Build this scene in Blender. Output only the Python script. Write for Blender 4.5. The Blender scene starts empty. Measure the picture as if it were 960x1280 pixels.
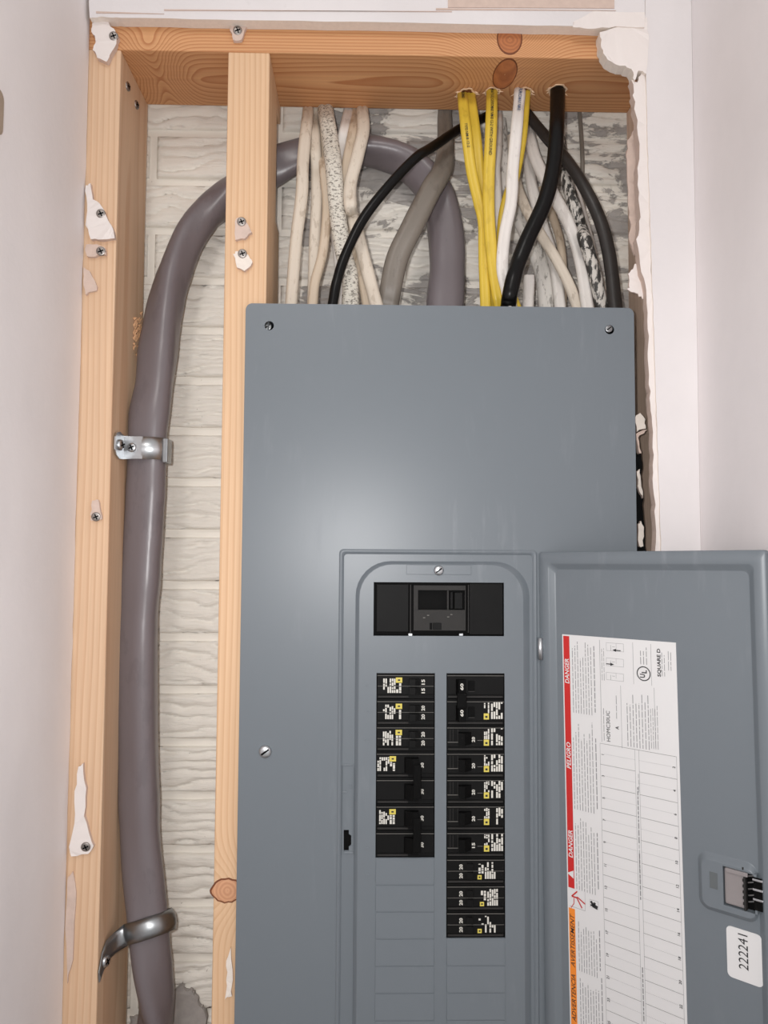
import bpy, bmesh, math, random
from mathutils import Vector, Matrix, noise
random.seed(7)
scene = bpy.context.scene
COL = scene.collection
PI = math.pi

# ------------------------------------------------------------------ camera
F_PX, CX, CY = 960.0, 480.0, 640.0            # focal length and centre for a 960x1280 frame
PITCH, YAW, ROLL = (math.radians(a) for a in (3.178, 1.178, 0.326))
DIST, EYE = 0.70, 1.40                         # panel cover plane is Y = 0
CAM = Vector((0.0, -DIST, EYE))
FW = Vector((math.sin(YAW)*math.cos(PITCH), math.cos(YAW)*math.cos(PITCH), math.sin(PITCH)))
_r = Vector((math.cos(YAW), -math.sin(YAW), 0.0))
_u = _r.cross(FW)
RT = _r*math.cos(ROLL) + _u*math.sin(ROLL)
UP = _u*math.cos(ROLL) - _r*math.sin(ROLL)
cam_data = bpy.data.cameras.new('camera')
cam_data.sensor_fit = 'VERTICAL'; cam_data.sensor_height = 36.0
cam_data.lens = F_PX/1280.0*36.0
cam_data.clip_start = 0.01
cam = bpy.data.objects.new('camera', cam_data); COL.objects.link(cam)
cam.matrix_world = Matrix(((RT.x, UP.x, -FW.x, CAM.x), (RT.y, UP.y, -FW.y, CAM.y), (RT.z, UP.z, -FW.z, CAM.z), (0, 0, 0, 1)))
scene.camera = cam

# ------------------------------------------------------------------ world, lights, exposure
world = bpy.data.worlds.new('world'); scene.world = world; world.use_nodes = True
world.node_tree.nodes['Background'].inputs[0].default_value = (1.0, 0.99, 0.985, 1)
world.node_tree.nodes['Background'].inputs[1].default_value = 0.62

def area_light(name, loc, target, size, power, color):
    l = bpy.data.lights.new(name, 'AREA'); l.shape = 'DISK'; l.size = size; l.energy = power; l.color = color
    o = bpy.data.objects.new(name, l); COL.objects.link(o)
    o.location = loc
    o.rotation_euler = (Vector(target)-Vector(loc)).to_track_quat('-Z', 'Y').to_euler()
    return o
# the phone's own flash, a little left of and above its lens
area_light('flash_light', CAM + RT*-0.026 + UP*0.016, (0.0, 0.0, EYE+0.02), 0.012, 2.75, (1.0, 0.99, 0.985))
# the room's ceiling lamp behind the photographer
area_light('ceiling_lamp_light', (-0.25, -1.75, 2.62), (0, 0, 1.3), 0.40, 8.0, (1.0, 0.96, 0.92))
scene.view_settings.view_transform = 'Standard'; scene.view_settings.look = 'None'
scene.view_settings.gamma = 1.0; scene.view_settings.use_curve_mapping = False
scene.view_settings.exposure = 0.0

# ------------------------------------------------------------------ measuring helpers
def ray(px, py): return FW*F_PX + RT*(px-CX) - UP*(py-CY)
def at(px, py, Y):
    d = ray(px, py); return CAM + d*((Y-CAM.y)/d.y)
HINGE = at(673.5, 800, -0.001); DOOR_A = math.radians(45.0); DOOR_T = -0.0105   # swing, and the sag of the open door
def door_at(px, py, depth=0.0):
    n = Vector((math.sin(DOOR_A), math.cos(DOOR_A), 0)); o = Vector((HINGE.x, HINGE.y, 0)) + n*depth
    d = ray(px, py); t = ((o-CAM).dot(n))/d.dot(n); P = CAM + d*t
    u, w = (P.x-o.x)*math.cos(DOOR_A) - (P.y-o.y)*math.sin(DOOR_A), P.z-EYE
    return (u*math.cos(DOOR_T)-w*math.sin(DOOR_T), u*math.sin(DOOR_T)+w*math.cos(DOOR_T))

# ------------------------------------------------------------------ materials
def srgb(r, g, b):
    f = lambda c: (c/255/12.92) if c/255 <= 0.04045 else ((c/255+0.055)/1.055)**2.4
    return (f(r), f(g), f(b), 1)
class NT:
    def __init__(s, name):
        s.m = bpy.data.materials.new(name); s.m.use_nodes = True; s.t = s.m.node_tree
        s.b = s.t.nodes['Principled BSDF']
    def n(s, kind, **kw):
        x = s.t.nodes.new(kind)
        for k, v in kw.items(): setattr(x, k, v)
        return x
    def l(s, a, b): s.t.links.new(a, b)
    def pos(s): return s.n('ShaderNodeNewGeometry').outputs['Position']
    def mapping(s, vec, scale=(1, 1, 1), loc=(0, 0, 0), rot=(0, 0, 0)):
        m = s.n('ShaderNodeMapping'); s.l(vec, m.inputs['Vector'])
        m.inputs['Scale'].default_value = scale; m.inputs['Location'].default_value = loc; m.inputs['Rotation'].default_value = rot
        return m.outputs[0]
    def noise(s, vec, scale, detail=4, rough=0.55, dist=0.0):
        x = s.n('ShaderNodeTexNoise'); s.l(vec, x.inputs['Vector'])
        x.inputs['Scale'].default_value = scale; x.inputs['Detail'].default_value = detail
        x.inputs['Roughness'].default_value = rough; x.inputs['Distortion'].default_value = dist
        return x.outputs['Fac']
    def ramp(s, fac, stops, interp='LINEAR'):
        r = s.n('ShaderNodeValToRGB'); s.l(fac, r.inputs[0]); r.color_ramp.interpolation = interp
        e = r.color_ramp.elements
        while len(e) < len(stops): e.new(0.5)
        for i, (p, c) in enumerate(stops): e[i].position = p; e[i].color = c if len(c) == 4 else (*c, 1)
        return r.outputs[0]
    def mix(s, fac, a, b, mode='MIX'):
        m = s.n('ShaderNodeMix', data_type='RGBA', blend_type=mode)
        for v, i in ((fac, 0), (a, 6), (b, 7)):
            if isinstance(v, (float, int)): m.inputs[i].default_value = v
            elif isinstance(v, tuple): m.inputs[i].default_value = v
            else: s.l(v, m.inputs[i])
        return m.outputs[2]
    def math(s, op, a, b=None, c=None):
        m = s.n('ShaderNodeMath', operation=op)
        for i, v in enumerate((a, b, c)):
            if v is None: continue
            if isinstance(v, (float, int)): m.inputs[i].default_value = v
            else: s.l(v, m.inputs[i])
        return m.outputs[0]
    def bump(s, h, strength, dist):
        b = s.n('ShaderNodeBump'); s.l(h, b.inputs['Height'])
        b.inputs['Strength'].default_value = strength; b.inputs['Distance'].default_value = dist
        s.l(b.outputs[0], s.b.inputs['Normal'])
    def col(s, c):
        if isinstance(c, tuple): s.b.inputs['Base Color'].default_value = c
        else: s.l(c, s.b.inputs['Base Color'])
    def rough(s, r):
        if isinstance(r, (float, int)): s.b.inputs['Roughness'].default_value = r
        else: s.l(r, s.b.inputs['Roughness'])
G = lambda v: (v, v, v, 1)

def plain(name, c, rough=0.6, metal=0.0, spec=0.5, var=0.12, scale=60):
    t = NT(name); p = t.pos(); nz = t.noise(p, scale, 4)
    t.col(t.mix(nz, tuple(x*(1-var) for x in c[:3])+(1,), tuple(min(1, x*(1+var)) for x in c[:3])+(1,)))
    t.rough(rough); t.b.inputs['Metallic'].default_value = metal
    t.b.inputs['Specular IOR Level'].default_value = spec
    return t.m

def mat_drywall(name, base, marks=0.5):
    t = NT(name); p = t.pos()
    big = t.noise(t.mapping(p, (1, 1, 0.6)), 7, 4)
    c = t.mix(t.ramp(big, [(0.35, G(0)), (0.7, G(1))]), srgb(*[v-7 for v in base]), srgb(*[v+4 for v in base]))
    streak = t.ramp(t.noise(t.mapping(p, (60, 60, 9)), 1.0, 5, 0.7), [(0.66, G(0)), (0.72, G(1))])
    c = t.mix(t.math('MULTIPLY', streak, 0.35*marks), c, srgb(236, 232, 230))
    dirt = t.ramp(t.noise(t.mapping(p, (60, 60, 40), (3, 1, 2)), 1.0, 3, 0.6), [(0.74, G(0)), (0.80, G(1))])
    c = t.mix(t.math('MULTIPLY', dirt, 0.28*marks), c, srgb(150, 140, 132))
    t.col(c); t.rough(0.62)
    t.bump(t.noise(p, 160, 5), 0.12, 0.002)
    return t.m

def mat_wood(name, axis, light, dark, centre, freq, knots=(), grey=0.0, contrast=0.5):
    """growth rings about an axis running along the timber, bent round its knots"""
    t = NT(name); p = t.pos()
    sc = [1.0, 1.0, 1.0]; sc[axis] = 0.06
    q = t.mapping(p, tuple(sc), tuple(-c*s for c, s in zip(centre, sc)))
    warp = t.noise(t.mapping(p, tuple(9 if i != axis else 1.1 for i in range(3))), 1.0, 3)
    ln = t.n('ShaderNodeVectorMath', operation='LENGTH'); t.l(q, ln.inputs[0])
    r = t.math('ADD', ln.outputs['Value'], t.math('MULTIPLY', warp, 0.02))
    kn_mask = None
    for (K, rad, spread, amp) in knots:
        ds = t.n('ShaderNodeVectorMath', operation='DISTANCE')
        t.l(t.mapping(p, (1, 0.25, 1) if axis == 0 else (1, 0.25, 0.8)), ds.inputs[0])
        ds.inputs[1].default_value = (K[0], K[1]*0.25, K[2]) if axis == 0 else (K[0], K[1]*0.25, K[2]*0.8)
        d = ds.outputs['Value']
        e = t.math('POWER', 2.718, t.math('MULTIPLY', t.math('MULTIPLY', d, d), -1.0/(spread*spread)))
        r = t.math('ADD', r, t.math('MULTIPLY', e, amp))
    ring = t.math('FRACT', t.math('MULTIPLY', r, freq))
    rc = t.ramp(ring, [(0.0, G(0.05)), (0.55, G(0.35)), (0.84, G(0.95)), (0.93, G(1.0)), (1.0, G(0.05))])
    fs = [420, 420, 420]; fs[axis] = 9
    fib = t.noise(t.mapping(p, tuple(fs)), 1.0, 3)
    c = t.mix(t.math('MULTIPLY', rc, contrast), srgb(*light), srgb(*dark))
    c = t.mix(t.math('MULTIPLY', fib, 0.34), c, srgb(*[v*0.74 for v in dark]))
    blot = t.ramp(t.noise(t.mapping(p, tuple(14 if i != axis else 4 for i in range(3))), 1.0, 4), [(0.5, G(0)), (0.8, G(1))])
    c = t.mix(t.math('MULTIPLY', blot, 0.3), c, srgb(*[v*0.86 for v in light]))
    if grey: c = t.mix(grey, c, srgb(128, 108, 96))
    t.col(c); t.rough(0.62)
    t.bump(t.math('ADD', t.math('MULTIPLY', fib, 0.6), t.math('MULTIPLY', ring, 0.25)), 0.35, 0.0006)
    return t.m

def mat_knot(name, light, dark, centre):
    t = NT(name); p = t.pos()
    ds = t.n('ShaderNodeVectorMath', operation='DISTANCE'); t.l(t.mapping(p, (1, 0.3, 1)), ds.inputs[0])
    ds.inputs[1].default_value = (centre[0], centre[1]*0.3, centre[2])
    r = t.math('ADD', ds.outputs['Value'], t.math('MULTIPLY', t.noise(p, 90, 3), 0.004))
    ring = t.math('FRACT', t.math('MULTIPLY', r, 300))
    t.col(t.mix(t.ramp(ring, [(0.1, G(0)), (0.6, G(0.7)), (1.0, G(0.1))]), srgb(*light), srgb(*dark))); t.rough(0.6)
    return t.m

def mat_steel():
    t = NT('grey_enamelled_steel'); p = t.pos()
    # wiped smudges: slightly paler, rubbed streaks
    sm = t.ramp(t.noise(t.mapping(p, (9, 9, 5), rot=(0, 0.5, 0)), 1.0, 6, 0.62, 0.6), [(0.50, G(0)), (0.74, G(1))])
    rub = t.ramp(t.noise(t.mapping(p, (90, 90, 14), rot=(0, 0.62, 0)), 1.0, 4, 0.6), [(0.55, G(0)), (0.75, G(1))])
    s2 = t.math('MULTIPLY', sm, rub)
    t.col(t.mix(t.math('MULTIPLY', s2, 0.34), srgb(107, 114, 120), srgb(152, 156, 160)))
    t.rough(t.math('ADD', 0.36, t.math('MULTIPLY', s2, 0.10)))
    t.b.inputs['Specular IOR Level'].default_value = 0.42
    t.bump(t.noise(p, 1400, 2), 0.10, 0.0003)
    return t.m

def mat_brick(name, mortar=False):
    t = NT(name); p = t.pos()
    sep = t.n('ShaderNodeSeparateXYZ'); t.l(p, sep.inputs[0])
    paint = t.mix(t.noise(p, 30, 5), srgb(230, 224, 214), srgb(242, 237, 228))
    # the paint has flaked off behind the cables, right of the middle stud
    zone = t.ramp(t.math('MULTIPLY', t.math('ADD', sep.outputs['X'], 0.13), 10.0), [(0.35, G(0.0)), (0.6, G(1.0))])
    fl = t.noise(t.mapping(p, (15, 15, 34)), 1.0, 9, 0.66, 0.5)
    thr = t.math('SUBTRACT', 0.72, t.math('MULTIPLY', zone, 0.222))
    mask = t.ramp(t.math('SUBTRACT', fl, thr), [(0.0, G(0)), (0.035, G(1))])
    bare = t.mix(t.noise(p, 70, 5), srgb(152, 147, 143), srgb(186, 180, 175))
    c = t.mix(mask, paint, bare)
    speck = t.ramp(t.noise(p, 230, 2, 0.5), [(0.74, G(0)), (0.78, G(1))])
    c = t.mix(t.math('MULTIPLY', speck, 0.5), c, srgb(120, 104, 92))
    t.col(c); t.rough(0.6)
    h = t.math('ADD', t.math('MULTIPLY', t.noise(t.mapping(p, (60, 60, 330)), 1.0, 4, 0.6, 0.5), 0.8), t.math('MULTIPLY', mask, -0.5))
    t.bump(h, 0.25 if mortar else 0.8, 0.0022)
    return t.m

def mat_jacket(name, base, dirt, amount, rough=0.5, scale=260, spec=0.5, stretch=0.35, lo=0.56, hi=0.62):
    t = NT(name); p = t.pos()
    n1 = t.ramp(t.noise(t.mapping(p, (1, 1, stretch)), scale, 5, 0.65), [(lo, G(0)), (hi, G(1))])
    n2 = t.noise(t.mapping(p, (1, 1, 0.3)), 45, 4)
    c = t.mix(t.math('MULTIPLY', n2, 0.35), srgb(*base), srgb(*[v*0.82 for v in base]))
    t.col(t.mix(t.math('MULTIPLY', n1, amount), c, srgb(*dirt))); t.rough(rough)
    t.b.inputs['Specular IOR Level'].default_value = spec
    t.bump(t.noise(t.mapping(p, (1, 1, 0.4)), 110, 3), 0.25, 0.001)
    return t.m

def mat_metal(name, c, rough):
    t = NT(name); p = t.pos()
    t.col(t.mix(t.noise(p, 220, 4), tuple(x*0.75 for x in c[:3])+(1,), c)); t.b.inputs['Metallic'].default_value = 1.0
    t.rough(t.math('ADD', rough-0.08, t.math('MULTIPLY', t.noise(p, 140, 3), 0.16)))
    return t.m

M = {}
M['wall_l'] = mat_drywall('left_wall_paint', (236, 231, 231), 0.8)
M['wall_r'] = mat_drywall('right_wall_paint', (233, 227, 227), 0.6)
M['trim'] = mat_drywall('front_plaster_paint', (222, 217, 217), 0.35)
M['compound'] = mat_drywall('torn_joint_compound', (230, 222, 218), 0.3)
M['paper'] = plain('torn_drywall_paper', srgb(205, 184, 172), 0.85, spec=0.2, var=0.16, scale=120)
M['gypsum'] = plain('broken_gypsum', srgb(226, 216, 206), 0.9, spec=0.2, var=0.1, scale=300)
M['steel'] = mat_steel()
M['box'] = plain('dark_enclosure_steel', srgb(70, 74, 78), 0.5)
M['brick'] = mat_brick('painted_brick'); M['mortar'] = mat_brick('painted_mortar', True)
M['black'] = plain('black_moulded_plastic', srgb(20, 20, 20), 0.5, var=0.2, spec=0.10)
M['blk2'] = plain('dark_grey_plastic', srgb(48, 47, 46), 0.55, var=0.12, spec=0.14)
M['void'] = plain('black_parts_and_recess_shade', srgb(10, 10, 10), 0.6, spec=0.08)  # black parts, and the shade drawn into slots and recesses
M['ink'] = plain('black_ink', srgb(38, 38, 40), 0.7)
M['greyink'] = plain('fine_print_ink', srgb(132, 132, 134), 0.7)
M['white'] = plain('white_print', srgb(204, 202, 194), 0.6, var=0.04)
M['sheet'] = plain('white_label_stock', srgb(213, 212, 212), 0.45, var=0.015, scale=20)
M['red'] = plain('red_print', srgb(190, 34, 32), 0.5, var=0.04)
M['orange'] = plain('orange_print', srgb(232, 134, 44), 0.5, var=0.04)
M['yel'] = plain('yellow_print', srgb(204, 188, 84), 0.5, var=0.05)
M['blueink'] = plain('blue_ink', srgb(78, 96, 128), 0.6)
M['zinc'] = mat_metal('galvanised_steel', (0.62, 0.64, 0.66, 1), 0.34)
M['dzinc'] = mat_metal('dull_dark_steel', (0.34, 0.35, 0.36, 1), 0.36)
M['screw'] = mat_metal('phosphate_screw', (0.36, 0.33, 0.31, 1), 0.45)
M['torn_wood'] = plain('torn_stud_wood', srgb(206, 160, 120), 0.8, var=0.3, scale=300)
M['concrete'] = plain('grey_concrete', srgb(164, 158, 154), 0.9, var=0.25, scale=140)
M['splinter'] = plain('fresh_wood_splinters', srgb(240, 206, 172), 0.8, var=0.2, scale=300)
M['bigcable'] = mat_jacket('grey_service_jacket', (116, 108, 111), (88, 82, 85), 0.25, 0.33, 60, 0.55)
M['greyflat'] = mat_jacket('grey_brown_jacket', (124, 116, 107), (88, 80, 72), 0.35, 0.45, 90)
M['cream'] = mat_jacket('cream_jacket', (216, 204, 188), (150, 132, 112), 0.42, 0.5, 150)
M['tan'] = mat_jacket('tan_stained_jacket', (204, 186, 164), (150, 126, 102), 0.5, 0.5, 120)
M['white_c'] = mat_jacket('white_jacket', (226, 220, 214), (160, 150, 142), 0.3, 0.48, 120)
M['speck'] = mat_jacket('paint_flaked_jacket', (216, 210, 198), (84, 76, 68), 0.8, 0.6, 330, 0.5, 1.7, 0.52, 0.58)
M['grimy'] = mat_jacket('grimy_white_jacket', (214, 209, 202), (112, 106, 100), 0.75, 0.55, 170, 0.5, 0.35, 0.52, 0.60)
M['tar'] = mat_jacket('tar_smeared_jacket', (206, 200, 192), (26, 24, 23), 0.95, 0.55, 210, 0.5, 0.3, 0.46, 0.52)
M['yellow_c'] = mat_jacket('yellow_jacket', (216, 184, 62), (168, 138, 40), 0.3, 0.42, 110)
M['black_c'] = mat_jacket('black_jacket', (11, 10, 10), (22, 21, 20), 0.4, 0.30, 120, 0.2)
M['dark_c'] = mat_jacket('charcoal_jacket', (52, 48, 46), (30, 28, 26), 0.5, 0.36, 110, 0.28)

# ------------------------------------------------------------------ mesh builder
class MB:
    def __init__(s): s.v = []; s.f = []; s.mi = []; s.sm = []
    def add(s, verts, faces, mi=0, smooth=False):
        o = len(s.v); s.v += [tuple(v) for v in verts]
        for f in faces: s.f.append([i+o for i in f]); s.mi.append(mi); s.sm.append(smooth)
        return s
    def bm(s, bm, mi=0, smooth=False):
        bm.verts.index_update(); s.add([v.co.copy() for v in bm.verts], [[v.index for v in f.verts] for f in bm.faces], mi, smooth); bm.free(); return s
    def box(s, x0, x1, y0, y1, z0, z1, mi=0, bevel=0.0, seg=2):
        if x1 < x0: x0, x1 = x1, x0
        if z1 < z0: z0, z1 = z1, z0
        b = bmesh.new(); bmesh.ops.create_cube(b, size=1)
        for v in b.verts:
            v.co = ((x0+x1)/2+v.co.x*(x1-x0), (y0+y1)/2+v.co.y*(y1-y0), (z0+z1)/2+v.co.z*(z1-z0))
        if bevel: bmesh.ops.bevel(b, geom=b.edges[:], offset=bevel, segments=seg, affect='EDGES', profile=0.5)
        return s.bm(b, mi, False)
    def prism(s, poly, axis, a, b, mi=0):
        """poly: 2-D points in the other two axes (in xyz order); extruded along axis from a to b"""
        n = len(poly)
        def mk(p, h):
            q = [p[0], p[1]]; q.insert(axis, h); return tuple(q)
        v = [mk(p, a) for p in poly]+[mk(p, b) for p in poly]
        f = [[i, (i+1) % n, n+(i+1) % n, n+i] for i in range(n)]+[list(range(n-1, -1, -1)), list(range(n, 2*n))]
        return s.add(v, f, mi)
    def loops(s, L, mi=0, smooth=False, closed=True):
        n = len(L[0]); v = [p for l in L for p in l]; f = []
        for k in range(len(L)-1):
            for i in range(n if closed else n-1):
                j = (i+1) % n; f.append([k*n+i, k*n+j, (k+1)*n+j, (k+1)*n+i])
        return s.add(v, f, mi, smooth)
    def fill(s, outlines, to3d, mi=0):
        """planar fill of a 2-D outline with holes"""
        b = bmesh.new(); es = []
        for o in outlines:
            vs = [b.verts.new((p[0], p[1], 0)) for p in o]
            es += [b.edges.new((vs[i], vs[(i+1) % len(vs)])) for i in range(len(vs))]
        bmesh.ops.triangle_fill(b, edges=es, use_beauty=True, use_dissolve=False)
        for v in b.verts: v.co = to3d(v.co.x, v.co.y)
        return s.bm(b, mi)
    def disc(s, c, r, nrm, mi=0, n=20, depth=0.0, squash=1.0):
        """shallow domed button facing nrm"""
        nrm = Vector(nrm).normalized(); q = nrm.to_track_quat('Z', 'Y'); c = Vector(c); L = []
        for (rr, h) in ((1.0, -0.0012), (1.0, 0.0), (0.9, depth*0.6), (0.6, depth*0.92), (0.02, depth)):
            L.append([c+q @ Vector((math.cos(2*PI*i/n)*r*rr, math.sin(2*PI*i/n)*r*rr*squash, h)) for i in range(n)])
        return s.loops(L, mi, True)
    def quad2(s, fn, x0, x1, y0, y1, mi=0):
        return s.add([fn(x0, y0), fn(x1, y0), fn(x1, y1), fn(x0, y1)], [[0, 1, 2, 3]], mi)
    def build(s, name, mats, parent=None, origin=None, recalc=True):
        me = bpy.data.meshes.new(name)
        o0 = Vector(origin) if origin is not None else Vector((0, 0, 0))
        me.from_pydata([tuple(Vector(v)-o0) for v in s.v], [], s.f)
        for m in (mats if isinstance(mats, (list, tuple)) else [mats]): me.materials.append(m)
        me.polygons.foreach_set('material_index', s.mi); me.polygons.foreach_set('use_smooth', s.sm)
        if recalc:
            b = bmesh.new(); b.from_mesh(me); bmesh.ops.recalc_face_normals(b, faces=b.faces[:]); b.to_mesh(me); b.free()
        me.update()
        ob = bpy.data.objects.new(name, me); COL.objects.link(ob)
        ob.location = o0
        if parent is not None: ob.parent = parent; ob.location = o0-ORI.get(parent.name, Vector((0, 0, 0)))
        ORI[ob.name] = o0
        return ob
ORI = {}
def empty(name, loc):
    o = bpy.data.objects.new(name, None); COL.objects.link(o); o.location = loc; o.empty_display_size = 0.02
    ORI[o.name] = Vector(loc); return o
def tag(o, label, cat, group=None):
    o['label'] = label; o['category'] = cat
    if group: o['group'] = group
    return o
def structure(o, label=None):
    o['kind'] = 'structure'
    if label: o['label'] = label
    return o

def rrect(x0, x1, z0, z1, r, k=6):
    pts = []
    for (cx, cz, a0) in ((x1-r, z1-r, 0), (x0+r, z1-r, PI/2), (x0+r, z0+r, PI), (x1-r, z0+r, 1.5*PI)):
        for i in range(k+1):
            a = a0+PI/2*i/k; pts.append((cx+r*math.cos(a), cz+r*math.sin(a)))
    return pts
def circle(cx, cz, r, n=14): return [(cx+r*math.cos(2*PI*i/n), cz+r*math.sin(2*PI*i/n)) for i in range(n)]

_text_cache = {}
def text2d(body, bold=0.0, shear=0.0):
    """glyph outlines as triangles, cap height about 0.7 of the unit size; returns verts, faces, width"""
    key = (body, bold, shear)
    if key in _text_cache: return _text_cache[key]
    cu = bpy.data.curves.new('text', 'FONT'); cu.body = body; cu.size = 1.0; cu.offset = bold; cu.shear = shear; cu.resolution_u = 2
    o = bpy.data.objects.new('text', cu); COL.objects.link(o)
    dg = bpy.context.evaluated_depsgraph_get(); me = bpy.data.meshes.new_from_object(o.evaluated_get(dg))
    v = [(p.co.x, p.co.y) for p in me.vertices]; f = [list(p.vertices) for p in me.polygons]
    bpy.data.objects.remove(o); bpy.data.curves.remove(cu); bpy.data.meshes.remove(me)
    xs = [p[0] for p in v]; x0 = min(xs); w = max(xs)-x0
    v = [(x-x0, y) for x, y in v]
    _text_cache[key] = (v, f, w); return _text_cache[key]
def put_text(mb, body, fn, origin, height, length=None, mi=0, bold=0.0, shear=0.0, vertical=True):
    """text reading upward (glyph tops to the left) when vertical; origin is start of the baseline"""
    v, f, w = text2d(body, bold, shear); sy = height/0.7; sx = (length/w) if length else sy
    if vertical: pts = [fn(origin[0]-y*sy, origin[1]+x*sx) for x, y in v]
    else: pts = [fn(origin[0]+x*sx, origin[1]+y*sy) for x, y in v]
    mb.add(pts, f, mi)

# ------------------------------------------------------------------ sweeps for cables
def resample(ctrl, per=8):
    P = [Vector(c) for c in ctrl]; out = []; n = len(P)
    for i in range(n-1):
        p0 = P[i-1] if i else P[0]*2-P[1]; p1 = P[i]; p2 = P[i+1]; p3 = P[i+2] if i+2 < n else P[-1]*2-P[-2]
        for k in range(per):
            t = k/per
            out.append(0.5*((2*p1)+(p2-p0)*t+(2*p0-5*p1+4*p2-p3)*t*t+(3*p1-p0-3*p2+p3)*t**3))
    out.append(P[-1]); return out
def frames(pts):
    fr = []
    for i, p in enumerate(pts):
        T = (pts[min(i+1, len(pts)-1)]-pts[max(i-1, 0)]).normalized()
        F = Vector((0, -1, 0)); F = (F-T*F.dot(T)).normalized(); S = T.cross(F)
        fr.append((p, T, S, F))
    return fr
def sweep(mb, pts, a, b, seg=16, twist=None, lobes=0, lobe_amp=0.0, wob=0.0, seed=0, mi=0, amul=None):
    fr = frames(pts); L = []; n = len(fr)
    for i, (p, T, S, F) in enumerate(fr):
        tw = twist(i/(n-1)) if twist else 0.0; m = amul(i/(n-1)) if amul else 1.0
        w = 1+wob*noise.noise(Vector((i*0.21+seed*9.1, seed*3.3, 0)))
        ring = []
        for k in range(seg):
            th = 2*PI*k/seg; r = 1.0
            x, y = a*m*w*math.cos(th)*r, b*w*math.sin(th)*r
            if lobes == 3:
                q3 = 1+0.11*math.cos(3*th); x, y = a*m*w*math.cos(th)*q3, b*w*math.sin(th)*q3
            elif lobes: y = b*w*math.sin(th)*(1-lobe_amp*math.exp(-(math.cos(th)/0.24)**2))
            x, y = x*math.cos(tw)-y*math.sin(tw), x*math.sin(tw)+y*math.cos(tw)
            ring.append(p+S*x+F*y)
        L.append(ring)
    mb.loops(L, mi, True)
    mb.add(L[0], [list(range(seg))], mi); mb.add(L[-1], [list(range(seg))], mi)
    return fr
def text_on_path(mb, fr, body, s0, height, a, b, mi, bold=0.02, side=0.0, down=True):
    """lettering wrapped on the front of a cable, running along it"""
    cum = [0.0]
    for i in range(1, len(fr)): cum.append(cum[-1]+(fr[i][0]-fr[i-1][0]).length)
    v, f, w = text2d(body, bold); sc = height/0.7; pts = []
    for x, y in v:
        s = min(max(s0+x*sc, 0), cum[-1]-1e-6); t = side+(y*sc-height/2)*(-1 if down else 1)
        i = 0
        while cum[i+1] < s: i += 1
        u = (s-cum[i])/(cum[i+1]-cum[i]); p = fr[i][0].lerp(fr[i+1][0], u); S = fr[i][2].lerp(fr[i+1][2], u); F = fr[i][3].lerp(fr[i+1][3], u)
        q = max(0.05, 1-(t/a)**2); pts.append(p+S*t+F*(b*math.sqrt(q)+0.00025))
    mb.add(pts, f, mi)

# ================================================================== THE SETTING
Z = lambda px, py, Y: at(px, py, Y).z
X = lambda px, py, Y: at(px, py, Y).x
Y_ST, Y_SB, Y_BR = 0.006, 0.095, 0.120          # stud fronts, stud backs, brick face
XL = X(113, 25, Y_ST)                            # left side wall plane
XR = X(868, 200, -0.007)                         # right side wall plane

def rough_edge(p0, p1, n, amp, seed):
    out = []
    for i in range(n+1):
        t = i/n; out.append((p0[0]+(p1[0]-p0[0])*t+amp*(noise.noise(Vector((t*n*0.37, seed, 0)))+0.5*noise.noise(Vector((t*n*1.1, seed+5, 0)))), p0[1]+(p1[1]-p0[1])*t))
    return out

# side walls of the closet; the left one ends ragged against the first stud
mb = MB(); edge = rough_edge((Y_ST-0.0015, 0.0), (Y_ST-0.0015, 2.2), 160, 0.0022, 1)
poly = [(-0.72, 0.0)]+edge+[(-0.72, 2.2)]
mb.prism([(p[0], p[1]) for p in poly], 0, XL-0.013, XL)
structure(mb.build('wall_left', M['wall_l']))
mb = MB(); mb.box(XR, XR+0.013, -0.72, 0.006, 0, 2.2); structure(mb.build('wall_right', M['wall_r']))
mb = MB(); mb.box(XL-0.05, XR+0.05, -1.5, 0.3, -0.02, 0.0); structure(mb.build('floor', M['concrete']))

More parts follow.
